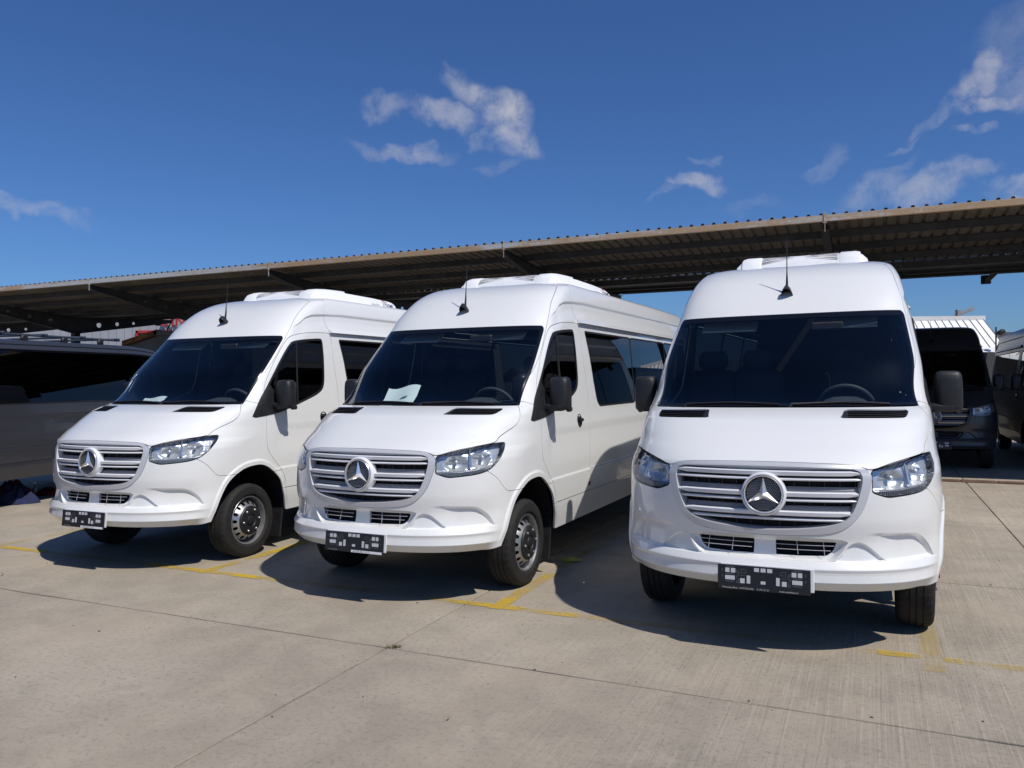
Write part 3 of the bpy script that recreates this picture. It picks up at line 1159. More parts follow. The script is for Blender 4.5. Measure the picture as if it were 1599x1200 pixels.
    ops = []
    for sg in (-1, 1):
        for (yy, zz, ww, hh) in ((.205, .035, .024, .026), (.172, .035, .026, .026), (.190, -.008, .056, .024), (.118, -.022, .026, .028), (.083, -.012, .020, .046)):
            ops.append((sg * yy, zz, ww, hh))
        for (yy, zz, ww, hh) in ((.235, .035, .004, .018), (.235, .0, .004, .014), (.190, .057, .05, .004), (.190, .014, .05, .004), (.190, -.030, .05, .004),
                                 (.150, .03, .004, .02), (.150, 0, .004, .02), (.140, .02, .004, .03), (.115, .045, .03, .003), (.105, .025, .022, .003), (.115, .008, .03, .003), (.140, -.025, .004, .03), (.150, -.030, .004, .016), (.125, .028, .003, .022), (.098, .034, .003, .018)):
            ops.append((sg * yy, zz, ww, hh))
    for yy in (-.037, 0, .037):
        ops.append((yy, .047, .028, .022))
    ops.append((0, -.025, .027, .017))
    for (yy, zz, ww, hh) in ops:
        mb.box((.0113, yy, zz), (.0012, ww, hh), 0, 1 if ww * hh > 2.5e-4 else 2)
    plate = mb.build('number_plate_holder', [PLATEB, PLATEG, mat('plate_slot', (.10, .10, .105), .5) if 'plate_slot' not in MATS else MATS['plate_slot']], root, loc=(-.002, 0, .466), rot=(0, R(-6), 0))
    return root, plate


VAN, PLATE = make_van()


def more_van(root):
    """interior, wheels, mirrors, roof fittings"""
    # ---- interior
    mb = MB()
    ys = np.linspace(-.80, .80, 33)
    V, F = [], []
    prof = [(-.02, 1.40), (.05, 1.425), (.22, 1.43), (.38, 1.415), (.47, 1.36), (.50, 1.10), (.50, .8)]
    for y in ys:
        d0 = float(fsurf(y, 1.44)) + .07
        hump = .085 * math.exp(-((y - .42) / .17)**4)
        for k, (dd, z) in enumerate(prof):
            zz = z + (hump * (.25, .0, .45, 1.0, .8, 0, 0)[k] if k else 0)
            V.append((-(d0 + dd) if k < 6 else -1.45, y, zz))
    n = len(prof)
    for i in range(len(ys) - 1):
        for k in range(n - 1):
            F.append((i * n + k, (i + 1) * n + k, (i + 1) * n + k + 1, i * n + k + 1))
    dash = MB().add(V, F).build('dashboard', DASH, root, 50)
    mb = MB()
    for k in range(40):
        pass
    R0, r0 = .195, .016
    pts = [(0, R0 * math.cos(a), R0 * math.sin(a)) for a in np.linspace(0, 2 * math.pi, 41)]
    mb.tube(pts, r0, 8, caps=False)
    mb.box((.01, 0, 0), (.04, .13, .10), .02)
    for a in (180, 0, 270):
        mb.tube([(0, .05 * math.cos(R(a)), .05 * math.sin(R(a))), (0, R0 * math.cos(R(a)), R0 * math.sin(R(a)))], .014, 6)
    mb.build('steering_wheel', DASH, root, True, loc=(-1.49, .42, 1.40), rot=(0, R(28), 0))
    for y in (.45, -.30, -.68):
        mb = MB()
        mb.box((0, 0, 1.02), (.50, .44, .16), .06)
        mb.box((-.27, 0, 1.38), (.15, .44, .66), .06, mtx=Matrix.Rotation(R(-10), 3, 'Y'))
        mb.box((-.36, 0, 1.79), (.10, .25, .17), .04)
        mb.tube([(-.34, .06, 1.62), (-.36, .06, 1.75)], .008, 6)
        mb.tube([(-.34, -.06, 1.62), (-.36, -.06, 1.75)], .008, 6)
        mb.build('seat', SEAT, root, 40, loc=(-1.95, y, 0))
    mb = MB()
    mb.box((-3.9, 0, .93), (5.4, 1.84, .03))
    mb.build('floor', SEAT, root)
    mb = MB()
    mb.box((-1.46, .30, 2.015), (.03, .22, .06), .01)
    mb.build('interior_mirror', BLACKP, root)
    mb = MB()
    for y in (-.43, .43):
        mb.box((-1.66, y, 2.045), (.15, .42, .018), .006, mtx=Matrix.Rotation(R(32), 3, 'Y'))
    mb.build('sun_visor', mat('visor_grey', (.26, .27, .27), .8), root)
    # ---- underside
    mb = MB()
    mb.box((-.60, 0, .47), (.72, 1.10, .10), .03)
    mb.box((-3.6, 0, .46), (6.2, 1.30, .12), .03)
    mb.box((-3.55, 0, .42), (3.7, 1.92, .05), .01)
    mb.box((-1.02, 0, .34), (.14, 1.5, .10), .03)
    mb.box((-5.345, 0, .34), (.16, 1.5, .16), .05)
    mb.box((-6.4, 0, .55), (1.0, 1.8, .05), .01)
    mb.build('underbody', VOIDM, root)
    # wheel housings
    for dc in (1.02, 5.345):
        for sg in (-1, 1):
            mb = MB()
            prof = []
            for a in np.linspace(R(0), R(180), 22):
                prof.append((-dc + .465 * math.cos(a), .42 + .47 * math.sin(a)))
            V = [(x, sg * .55, z) for x, z in prof] + [(x, sg * .955, z) for x, z in prof]
            n = len(prof)
            mb.add(V, [(i, i + 1, n + i + 1, n + i) for i in range(n - 1)] + [tuple(range(n))])
            mb.build('wheel_housing', VOIDM, root)
    # tail end
    zr = np.linspace(.42, 2.60, 40)
    ring = [(-LEN + .02, float(WF(z)) - .03, z) for z in zr]
    V = ring + [(x, -y, z) for x, y, z in ring]
    n = len(zr)
    MB().add(V, [(i, i + 1, n + i + 1, n + i) for i in range(n - 1)]).build('rear_end', WHITE, root)
    # ---- wheels
    NSEG = 120

    def tyre():
        prof = [(.222, -.085), (.232, -.100), (.262, -.112), (.300, -.112), (.326, -.100), (.341, -.084), (.345, -.062), (.345, -.046), (.338, -.043), (.338, -.036), (.3455, -.033), (.3455, -.006), (.338, -.004),
                (.338, .004), (.3455, .006), (.3455, .033), (.338, .036), (.338, .043), (.345, .046), (.345, .062), (.341, .084), (.326, .100), (.311, .1075), (.305, .1065), (.300, .1075), (.262, .112), (.246, .109), (.243, .106), (.232, .100), (.222, .085)]
        V, F = [], []
        for (r, h) in prof:
            for k in range(NSEG):
                a = 2 * math.pi * k / NSEG
                rr = r
                if .050 < abs(h) < .095 and r > .33 and k % 3 == 0:
                    rr = r - .007
                V.append((rr * math.cos(a), h, rr * math.sin(a)))
        for i in range(len(prof) - 1):
            for k in range(NSEG):
                F.append((i * NSEG + k, i * NSEG + (k + 1) % NSEG, (i + 1) * NSEG + (k + 1) % NSEG, (i + 1) * NSEG + k))
        return MB().add(V, F)
    tme = tyre().build('tyre', RUBBER, None, 30)
    tyre_me = tme.data
    bpy.data.objects.remove(tme)
    # rim with a ring of round holes
    nr_, na = 14, 360
    V, F = [], []
    prof = [(.170, .055), (.125, .098)]
    for i in range(nr_):
        t = i / (nr_ - 1)
        r = .186 + (.136 - .186) * t
        h = .050 + (.105 - .050) * (t**.8)
        for k in range(na):
            a = 2 * math.pi * k / na
            V.append((r * math.cos(a), h, r * math.sin(a)))
    V = np.array(V)
    ids = np.arange(nr_ * na).reshape(nr_, na)
    a_ = ids[:-1].ravel()
    b_ = np.roll(ids, -1, 1)[:-1].ravel()
    c_ = np.roll(ids, -1, 1)[1:].ravel()
    d_ = ids[1:].ravel()
    T = np.concatenate([np.stack([a_, b_, c_], 1), np.stack([a_, c_, d_], 1)])
    phi = np.full(len(V), 1e9)
    for k in range(16):
        a = 2 * math.pi * (k + .5) / 16
        c = np.array([.166 * math.cos(a), .166 * math.sin(a)])
        phi = np.minimum(phi, np.hypot(V[:, 0] - c[0], (V[:, 2] - c[1])) - .0155)
    _, (V, T) = cut(V, T, phi)
    rim_band = (V, T)
    mb = MB()
    mb.add(V, T.tolist())
    mb.lathe([(.226, .086), (.229, .092), (.224, .097), (.216, .094), (.210, .080), (.204, .030), (.196, .020), (.186, .050)], 72, 'y')
    rme = mb.build('rim', STEEL, None, 40)
    rim_me = rme.data
    bpy.data.objects.remove(rme)
    mb = MB()
    mb.lathe([(.200, -.07), (.200, .018), (.0, .018)], 40, 'y')
    o = mb.build('tmp2', VOIDM)
    well_me = o.data
    bpy.data.objects.remove(o)
    mb = MB()
    mb.lathe([(.137, .100), (.138, .112), (.130, .122), (.100, .127), (.060, .127), (.055, .120), (.048, .118), (.044, .128), (.034, .132), (0, .132)], 48, 'y')
    for k in range(6):
        a = 2 * math.pi * (k + .3) / 6
        mb.lathe([(.012, .124), (.0115, .134), (.008, .138), (0, .138)], 10, 'y', 1, (.103 * math.cos(a), 0, .103 * math.sin(a)))
    o = mb.build('hub_cap', [BLACKP, STEEL], None, 35)
    hub_me = o.data
    bpy.data.objects.remove(o)
    for dc in (1.02, 5.345):
        for sg in (-1, 1):
            rot = (0, R(rng.uniform(0, 360)), 0 if sg > 0 else math.pi)
            wh = obj('wheel', rim_me, None, root, (-dc, sg * .832, .345), rot)
            obj('tyre', tyre_me, None, wh)
            obj('wheel_well', well_me, None, wh)
            obj('hub_cap', hub_me, None, wh)
    # ---- door mirrors
    for sg in (-1, 1):
        # housing: stacked rounded sections
        V, F = [], []
        secs = [(1.392, .72, .8), (1.400, .90, .93), (1.42, .98, 1), (1.50, 1, 1), (1.60, .985, 1), (1.64, .93, .94), (1.660, .80, .8), (1.668, .55, .5)]
        m = 24
        for (z, wy, wx) in secs:
            for k in range(m):
                a = 2 * math.pi * k / m
                ca, sa = math.cos(a), math.sin(a)
                e = .55
                x = math.copysign(abs(ca)**e, ca)
                y = math.copysign(abs(sa)**e, sa)
                # back (towards the driver) flat, front bulged
                V.append((-(1.405 if sg > 0 else 1.455) + (.085 if x > 0 else .050) * wx * x, sg * ((1.078 if sg > 0 else 1.062) + .088 * wy * y + .01 * (1.5 - z)), z))
        for i in range(len(secs) - 1):
            for k in range(m):
                F.append((i * m + k, i * m + (k + 1) % m, (i + 1) * m + (k + 1) % m, (i + 1) * m + k))
        F += [tuple(range(m)), tuple((len(secs) - 1) * m + k for k in range(m))]
        mi = MB().add(V, F).build('door_mirror', BLACKP, root, 60)
        mb = MB()
        mb.box((-1.375 if sg > 0 else -1.43, sg * 1.02, 1.415), (.11, .20, .062), .018)
        mb.box((-1.42 if sg > 0 else -1.47, sg * (1.145 if sg > 0 else 1.118), 1.398), (.085, .035, .045), .012)
        mb.build('mirror_arm', BLACKP, mi, 40)
        mb = MB()
        mb.box((-1.458 if sg > 0 else -1.508, sg * 1.07, 1.53), (.004, .145, .22), .001)
        mb.build('mirror_glass', CHROME, mi)
    # ---- aerial
    za = 2.265
    xa = -float(F0(za))
    mb = MB()
    secs = [(-.062, .026, .012), (-.050, .035, .028), (-.010, .038, .048), (.030, .028, .054), (.055, .012, .040)]
    V, F = [], []
    m = 12
    for (x, wy, h) in secs:
        for k in range(m):
            a = math.pi * k / (m - 1)
            V.append((x, wy * math.cos(a), h * math.sin(a)))
    for i in range(len(secs) - 1):
        for k in range(m - 1):
            F.append((i * m + k, i * m + k + 1, (i + 1) * m + k + 1, (i + 1) * m + k))
    F += [tuple(range(m)), tuple((len(secs) - 1) * m + k for k in range(m))]
    an = MB().add(V, F).build('aerial', BLACKP, root, 50, loc=(xa - .005, 0, za + .012), rot=(0, R(-42), 0))
    mb = MB()
    an.scale = (1.25, 1.25, 1.25)
    mb.tube([(xa - .030, 0, za + .045), (xa - .045, 0, za + .14), (xa - .05, 0, za + .21), (xa - .080, 0, za + .47)], [.012, .008, .0042, .0026], 8)
    wp = mb.build('whip', BLACKP, root, True)
    # ---- roof air conditioner
    secs = [(2.50, .50, 2.575, 2.600), (2.52, .535, 2.57, 2.655), (2.56, .545, 2.57, 2.698), (2.64, .55, 2.57, 2.724), (2.80, .552, 2.57, 2.738), (2.92, .556, 2.57, 2.743), (3.2, .56, 2.57, 2.748), (3.7, .562, 2.57, 2.742),
            (4.10, .562, 2.57, 2.728), (4.19, .558, 2.57, 2.715), (4.225, .55, 2.57, 2.66), (4.235, .55, 2.57, 2.655), (4.38, .545, 2.57, 2.640), (4.40, .54, 2.57, 2.60)]
    V, F = [], []
    yc = .035
    for (d, w_, zb, zt) in secs:
        h = zt - zb
        sec = [(-w_ - .02, zb), (-w_ - .012, zb + .02), (-w_ + .01, zb + h * .62), (-w_ + .05, zt - .018), (-w_ + .13, zt - .002), (-.30, zt + .004), (0, zt + .006), (.30, zt + .004), (w_ - .13, zt - .002), (w_ - .05, zt - .018), (w_ - .01, zb + h * .62), (w_ + .012, zb + .02), (w_ + .02, zb)]
        for (y, z) in sec:
            V.append((-d, y + yc, z))
    n = len(sec)
    for i in range(len(secs) - 1):
        for k in range(n - 1):
            F.append((i * n + k, i * n + k + 1, (i + 1) * n + k + 1, (i + 1) * n + k))
    F += [tuple(range(n)), tuple((len(secs) - 1) * n + k for k in range(n))]
    ac = MB().add(V, F).build('air_conditioner', ACWHITE, root, 28, loc=(0, 0, -.022))
    # raised shoulders and fanned louvres on the sloping front
    zf = pchip([2.5, 2.52, 2.56, 2.64, 2.80, 2.92, 3.2], [2.600, 2.655, 2.698, 2.724, 2.738, 2.743, 2.748])
    zinv = lambda z: float(np.interp(z, [2.600, 2.655, 2.698, 2.724, 2.738, 2.743], [2.5, 2.52, 2.56, 2.64, 2.80, 2.92]))
    for sg in (-1, 1):
        mb = MB()
        V, F = [], []
        ds = [2.48, 2.50, 2.52, 2.56, 2.64, 2.80, 3.0, 3.15, 3.17]
        for i, d in enumerate(ds):
            z = float(zf(max(d, 2.5))) + (.011 if 0 < i < len(ds) - 1 else -.02)
            for (yy, dz) in ((.315, -.06), (.320, -.006), (.335, .003), (.45, .003), (.485, -.006), (.50, -.06)):
                V.append((-d, yc + sg * yy, z + dz))
        for i in range(len(ds) - 1):
            for k in range(5):
                F.append((i * 6 + k, i * 6 + k + 1, (i + 1) * 6 + k + 1, (i + 1) * 6 + k))
        F += [tuple(range(6)), tuple((len(ds) - 1) * 6 + k for k in range(6))]
        mb.add(V, F)
        mb.build('shoulder', ACWHITE, ac, 30)
    mb = MB()
    for sg in (-1, 1):
        for k in range(5):
            ya, yb = yc + sg * (.05 + .03 * (k % 2)), yc + sg * .312
            z0, z1 = 2.695 + .008 * k, 2.652 + .0185 * k
            for i in range(6):
                t, t2 = i / 6, (i + 1) / 6
                y0, y1 = ya + (yb - ya) * t, ya + (yb - ya) * t2
                q = []
                for (yy, tt, up) in ((y0, t, 0), (y1, t2, 0), (y1, t2, 1), (y0, t, 1)):
                    zz = z0 + (z1 - z0) * tt + up * (.0030 + .0050 * tt)
                    dd = zinv(zz)
                    q.append((-dd + .004, yy, float(zf(dd)) + .010))
                mb.add(q, [(0, 1, 2, 3)])
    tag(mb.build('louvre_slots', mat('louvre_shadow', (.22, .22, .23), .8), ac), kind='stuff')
    for sg in (-1, 1):
        t1 = text_mesh('lettering', 'autoclima', .048)
        t2 = text_mesh('lettering', 'XTREME', .066, bold=.0012)
        rot = Matrix.Rotation(R(180) if sg > 0 else 0, 3, 'Z') @ Matrix.Rotation(R(72), 3, 'X')
        yy = yc + sg * (.562 + .006)
        x1, x2 = (-3.62, -3.88) if sg > 0 else (-4.1, -3.86)
        obj('lettering', t1, TXTG, ac, (x1, yy - sg * .002, 2.632), rot.to_euler())
        obj('lettering', t2, TXTB, ac, (x2, yy - sg * .002, 2.628), rot.to_euler())
        sw = MB().tube([(0, 0, .085), (-.06, 0, .066), (-.14, 0, .062)], [.003, .006, .002], 6)
        sw.build('swoosh', TXTR, ac, loc=(x2 + .03, yy - sg * .012, 2.625))


more_van(VAN)


# ------------------------------------------------------------------ copying things
def kids(o):
    return [c for c in bpy.data.objects if c.parent == o]


CH = {}


def index_children():
    CH.clear()
    for o in bpy.data.objects:
        if o.parent is not None:
            CH.setdefault(o.parent, []).append(o)


def copy_tree(o, parent=None):
    c = o.copy()
    COL.objects.link(c)
    if parent is not None:
        c.parent = parent
        c.matrix_parent_inverse = o.matrix_parent_inverse.copy()
    for k in CH.get(o, []):
        copy_tree(k, c)
    return c


def walk(o):
    yield o
    for k in CH.get(o, []):
        yield from walk(k)


def place(root, X, Y, th, z=0.0, pitch=0.0):
    root.location = (X, Y, z)
    root.rotation_euler = (0, pitch, math.atan2(-math.cos(th), math.sin(th)))


index_children()
v3 = VAN
v2 = copy_tree(VAN)
v1 = copy_tree(VAN)
v4 = copy_tree(VAN)
v5 = copy_tree(VAN)
v0 = copy_tree(VAN)
index_children()
place(v1, -3.7576, 6.9521, -0.41306)
place(v2, -1.1690, 5.8429, -0.44480)
place(v3, 1.4708, 4.6756, -0.42441)
v3.rotation_euler.x = .006
v3.rotation_euler.y = .006
v3.location.z = -.003
place(v4, 7.22, 13.62, R(-26.3))
place(v5, 9.48, 12.65, R(-25.5))
place(v0, -9.15 + .50 - 2.3 * .266, 7.11 - 2.3 * .964, R(-15.4))
GW = 'white passenger vans parked in a row'
tag(v1, 'white passenger van farthest from the camera in the row of three, beside the dark minibus', 'van', GW)
tag(v2, 'white passenger van in the middle of the three, large paper sheet on its dashboard', 'van', GW)
tag(v3, 'white passenger van nearest the camera and seen almost head on, no paper on the dashboard', 'van', GW)
GD = 'dark vans behind the white row'
tag(v4, 'charcoal van with silver grille bars parked under the canopy beside the nearest white van', 'van', GD)
tag(v5, 'black van cut off by the picture edge, parked to the right of the charcoal van', 'van', GD)
tag(v0, 'long dark slate minibus with roof rails and black side windows, beside the farthest white van', 'van', GD)


def recolour(root, table):
    for o in walk(root):
        if o.type != 'MESH':
            continue
        for i, s in enumerate(o.material_slots):
            if s.material and s.material.name in table:
                nm = table[s.material.name]
                s.link = 'OBJECT'
                s.material = nm


DARKGL = glass('dark_privacy_glass', (.02, .02, .025))
DARKBAR = mat('grille_silver', (.30, .31, .33), .25, .8)
recolour(v4, {'side_glass': DARKGL, 'windscreen_glass': DARKGL, 'white_paint': CHARCOAL, 'grille_white': DARKBAR, 'satin_silver': BLACKG, 'air_unit_white': CHARCOAL})
recolour(v5, {'side_glass': DARKGL, 'windscreen_glass': DARKGL, 'white_paint': NIGHT, 'grille_white': BLACKG, 'satin_silver': BLACKG, 'air_unit_white': NIGHT})
recolour(v0, {'side_glass': DARKGL, 'white_paint': GREYVAN, 'grille_white': BLACKG, 'satin_silver': BLACKG})


def drop(root, names):
    for o in list(walk(root)):
        if o.name.split('.')[0] in names:
            for c in list(walk(o)):
                bpy.data.objects.remove(c)
            index_children()
            return drop(root, names)


for r_ in (v4, v5, v0):
    drop(r_, {'air_conditioner'})
    drop(r_, {'number_plate_holder', 'plate_backing'} if r_ is v0 else {'plate_backing'})
drop(v0, {'aerial'})
drop(v0, {'whip'})
index_children()
# the minibus has a low roof: its own meshes with the part above the windows pressed down
for o in list(walk(v0)):
    if o.type == 'MESH' and o.parent == v0 or (o.parent and o.parent.parent == v0 and o.type == 'MESH'):
        top = max((o.matrix_basis @ Vector(c)).z for c in o.bound_box)
        if o.matrix_basis.is_identity and (top > 2.12 or min(c[0] for c in o.bound_box) < -5.93):
            o.data = o.data.copy()
            n = len(o.data.vertices)
            co = np.empty(n * 3, np.float32)
            o.data.vertices.foreach_get('co', co)
            co = co.reshape(-1, 3)
            z = co[:, 2]
            co[:, 2] = np.where(z > 2.1, 2.1 + (z - 2.1) * (.175 / .52), z)
            co[:, 0] = np.where(co[:, 0] < -5.92, co[:, 0] - 2.3, co[:, 0])
            tt = np.clip((-co[:, 0] - 8.4) / .85, 0, 1)**2
            co[:, 1] *= 1 - .06 * tt * np.clip((co[:, 2] - .8) / 1.2, .25, 1)
            co[:, 2] -= tt * .05 * np.clip((co[:, 2] - 1.6) / .7, 0, 1)
            o.data.vertices.foreach_set('co', co.ravel())
            o.data.update()
for sg in (-1, 1):
    rr = MB()
    rr.tube([(-3.3, sg * .66, 2.345), (-8.5, sg * .66, 2.345)], .018, 10)
    rail = rr.build('roof_rail', mat('rail_grey', (.10, .12, .15), .4, .6) if 'rail_grey' not in MATS else MATS['rail_grey'], v0, True)
    for d in (4.3, 5.1, 5.9, 6.7, 7.4, 8.1):
        MB().box((-d, sg * .66, 2.295), (.11, .05, .10), .015).build('rail_foot', BLACKP, rail, 40)
for d in (4.7, 5.5, 6.3, 7.0, 7.7, 8.4):
    MB().box((-d, 0, 2.36), (.05, 1.5, .03), .008).build('roof_crossbar', MATS['rail_grey'], v0)

# number plate carrier text (flat print)
WT = mat('print_white', (.55, .55, .56), .5)
for vn, strip in ((v3, False), (v2, True), (v1, True)):
    ph = [o for o in walk(vn) if o.name.split('.')[0] == 'number_plate_holder'][0]
    f = Matrix.Rotation(R(90), 3, 'Z') @ Matrix.Rotation(R(90), 3, 'X')
    if strip:
        MB().box((.0116, .115, -.0655), (.0012, .27, .017)).build('strip', WHITEP, ph)
        obj('lettering', text_mesh('lettering', 'AUTOKLASS  0 191 21', .016), BLACKP, ph, (.0126, -.005, -.071), f.to_euler())
        obj('lettering', text_mesh('lettering', 'Mercedes-Benz', .013), TXTG, ph, (.0118, -.225, -.068), f.to_euler())
    else:
        for body, yy in (('Mercedes-Benz', -.235), ('AUTOKLASS', -.135), ('0 191 21 21', -.035), ('www.autoklass.ro', .09)):
            obj('lettering', text_mesh('lettering', body, .0145), WT, ph, (.0118, yy, -.070), f.to_euler())
for dv in (v1, v2, v3):
    for o in walk(dv):
        if o.name.split('.')[0] == 'plate_backing':
            pass

# ------------------------------------------------------------------ frame of the yard: s along the row, c across it
RX, RY = Vector((.911, -.412, 0)), Vector((.412, .911, 0))


def sc(s, c, z=0.0):
    p = RX * s + RY * c
    return Vector((p.x, p.y, z))


YAW = math.atan2(-.412, .911)


# ------------------------------------------------------------------ ground
def concrete(name, slab=True):
    m = bpy.data.materials.new(name)
    m.use_nodes = True
    t = NT(m.node_tree)
    p = t.n['Principled BSDF']
    g = t.new('ShaderNodeNewGeometry').outputs['Position']
    mp = t.new('ShaderNodeMapping', {'Vector': g})
    mp.vector_type = 'POINT'
    mp.inputs['Rotation'].default_value = (0, 0, -YAW)
    v = mp.outputs[0]
    sep = t.new('ShaderNodeSeparateXYZ')
    t.l.new(v, sep.inputs[0])
    big = t.noise(v, .55, 5, .6)
    mid = t.noise(v, 2.6, 6, .65, .4)
    fine = t.noise(v, 34, 6, .75)
    grain = t.noise(v, 170, 4, .75)
    st = t.new('ShaderNodeMapping', {'Vector': v})
    st.inputs['Scale'].default_value = (78, .8, 1)
    streak = t.noise(st.outputs[0], 1.0, 4, .75)
    st2 = t.new('ShaderNodeMapping', {'Vector': v})
    st2.inputs['Scale'].default_value = (14, .5, 1)
    streak2 = t.noise(st2.outputs[0], 1.0, 4, .7)
    right = t.sstep(t.m('ADD', sep.outputs[0], t.m('MULTIPLY', big, 3.0)), -1.6, 2.2)
    strk = t.m('ADD', t.m('MULTIPLY', right, .85), .12)
    A = (.388, .337, .262, 1)
    Bc = (.318, .276, .216, 1)
    C = (.455, .397, .312, 1)
    c = t.mix(t.sstep(mid, .34, .70), Bc, A)
    c = t.mix(t.m('MULTIPLY', t.sstep(big, .48, .68), .65), c, C)
    lt = t.m('MULTIPLY', t.sstep(streak, .50, .74), strk)
    dk = t.m('MULTIPLY', t.sstep(streak, .48, .26), strk)
    c = t.mix(t.m('MULTIPLY', lt, .50), c, (.56, .49, .40, 1))
    c = t.mix(t.m('MULTIPLY', dk, .70), c, (.165, .138, .108, 1))
    c = t.mix(t.m('MULTIPLY', t.m('MULTIPLY', t.sstep(streak2, .52, .75), strk), .35), c, (.24, .205, .165, 1))
    # oil and tyre stains, speckle
    stain = t.noise(v, 1.15, 7, .62, 1.2)
    c = t.mix(t.m('MULTIPLY', t.sstep(stain, .58, .74), .42), c, (.20, .18, .155, 1))
    stain2 = t.noise(v, 5.5, 5, .7, 2.0)
    c = t.mix(t.m('MULTIPLY', t.sstep(stain2, .63, .74), .35), c, (.17, .15, .13, 1))
    c = t.mix(t.m('MULTIPLY', t.sstep(fine, .50, .66), .60), c, (.195, .160, .125, 1))
    c = t.mix(t.m('MULTIPLY', t.sstep(grain, .55, .72), .50), c, (.14, .12, .10, 1))
    c = t.mix(t.m('MULTIPLY', t.sstep(grain, .42, .28), .45), c, (.62, .57, .49, 1))
    pit = t.noise(v, 75, 2, .6)
    c = t.mix(t.m('MULTIPLY', t.sstep(pit, .66, .74), .75), c, (.12, .10, .08, 1))
    warm = t.noise(v, .9, 4, .6)
    c = t.mix(t.m('MULTIPLY', t.sstep(warm, .45, .68), .35), c, (.46, .375, .28, 1))
    oi = t.new('ShaderNodeObjectInfo')
    hsv = t.new('ShaderNodeHueSaturation', {'Color': c})
    t.l.new(t.m('ADD', t.m('MULTIPLY', oi.outputs['Random'], .14), .93), hsv.inputs['Value'])
    t.l.new(hsv.outputs[0], p.inputs['Base Color'])
    p.inputs['Roughness'].default_value = .85
    p.inputs['Specular IOR Level'].default_value = .3
    hgt = t.m('ADD', t.m('MULTIPLY', fine, .5), t.m('ADD', t.m('MULTIPLY', t.m('MULTIPLY', streak, strk), 1.2), t.m('MULTIPLY', grain, .35)))
    b = t.new('ShaderNodeBump', {'Height': hgt, 'Strength': .42, 'Distance': .008})
    t.l.new(b.outputs[0], p.inputs['Normal'])
    MATS[name] = m
    return m


CONC = concrete('concrete')
SOIL = mat('joint_soil', (.022, .018, .014), .95, var=.4, scale=12, bump=.4, bscale=80)
gme = bpy.data.meshes.new('ground')
gme.from_pydata([(-1500, -600, 0), (1500, -600, 0), (1500, 2500, 0), (-1500, 2500, 0)], [], [(0, 1, 2, 3)])
EARTH = mat('yard_ground', (.26, .235, .20), .9, var=.25, scale=.3, bump=.3, bscale=20)
ground = obj('ground', gme, EARTH, None, (0, 0, -.045))
tag(ground, kind='structure')
yard = MB().box((0, 0, -.006), (46.5, 34.5, .012)).build('concrete_yard', SOIL, None, loc=sc(-7.5, 15.2, -.030), rot=(0, 0, YAW))
tag(yard, kind='structure')
SL = [-30.5, -26.9, -22.95, -18.95, -14.95, -10.93, -6.88, -2.735, 1.315, 5.36, 9.41, 13.46]
CL = [-1.9, 1.13, 4.14, 7.17, 10.20, 13.22, 16.25, 19.3, 22.3, 25.3, 28.3, 31.3]
yaw_inv = Matrix.Rotation(-YAW, 3, 'Z')
origin = sc(-7.5, 15.2, -.030)


def slab_mesh(w_, l_):
    """a cast slab with slightly crumbled edges"""
    n = 16
    P = []
    def edge(a, b):
        for i in range(n):
            t = i / n
            j = random.uniform(0, .0035) * (0 if i == 0 else 1)
            if random.random() < .08:
                j += random.uniform(.003, .012)
            P.append((a[0] + (b[0] - a[0]) * t, a[1] + (b[1] - a[1]) * t, j))
    x, y = w_ / 2, l_ / 2
    edge((-x, -y), (x, -y))
    edge((x, -y), (x, y))
    edge((x, y), (-x, y))
    edge((-x, y), (-x, -y))
    V, k = [], len(P)
    for (a, b, j) in P:
        f = max(abs(a) / x, abs(b) / y)
        sx = a - math.copysign(j, a) * (abs(a) / x > .999)
        sy = b - math.copysign(j, b) * (abs(b) / y > .999)
        V.append((sx, sy, 0))
    V += [(a, b, -.004) for a, b, _ in [(p[0] * (1 + .0), p[1], 0) for p in P]]
    V += [(p[0], p[1], -.03) for p in P]
    F = [tuple(range(k))]
    for i in range(k):
        j = (i + 1) % k
        F.append((i, k + i, k + j, j))
        F.append((k + i, 2 * k + i, 2 * k + j, k + j))
    return V, F


for i in range(len(SL) - 1):
    for j in range(len(CL) - 1):
        a, b = SL[i] + .007, SL[i + 1] - .007
        c, d = CL[j] + .007, CL[j + 1] - .007
        V, F = slab_mesh(b - a, d - c)
        me = bpy.data.meshes.new('concrete_slab')
        me.from_pydata(V, [], F)
        me.materials.append(CONC)
        o = bpy.data.objects.new('concrete_slab', me)
        COL.objects.link(o)
        o.parent = yard
        p = sc((a + b) / 2, (c + d) / 2, 0) - origin
        o.location = yaw_inv @ p
        o.location.z = .030

# worn yellow bay lines
YEL = bpy.data.materials.new('worn_yellow_paint')
YEL.use_nodes = True
t = NT(YEL.node_tree)
p = t.n['Principled BSDF']
p.inputs['Base Color'].default_value = (.60, .40, .03, 1)
p.inputs['Roughness'].default_value = .8
g = t.new('ShaderNodeNewGeometry').outputs['Position']
mp = t.new('ShaderNodeMapping', {'Vector': g})
mp.inputs['Rotation'].default_value = (0, 0, -YAW)
n1 = t.noise(mp.outputs[0], 1.7, 4, .6)
n2 = t.noise(mp.outputs[0], 24, 6, .75)
n3 = t.noise(mp.outputs[0], 120, 4, .7)
wear = t.m('ADD', t.m('ADD', t.m('MULTIPLY', n1, .9), t.m('MULTIPLY', n2, .45)), t.m('MULTIPLY', n3, .25))
al = t.m('MULTIPLY', t.sstep(wear, .62, .90), .80)
tr = t.new('ShaderNodeBsdfTransparent')
mx = t.new('ShaderNodeMixShader')
t.l.new(al, mx.inputs[0])
t.l.new(tr.outputs[0], mx.inputs[1])
t.l.new(p.outputs[0], mx.inputs[2])
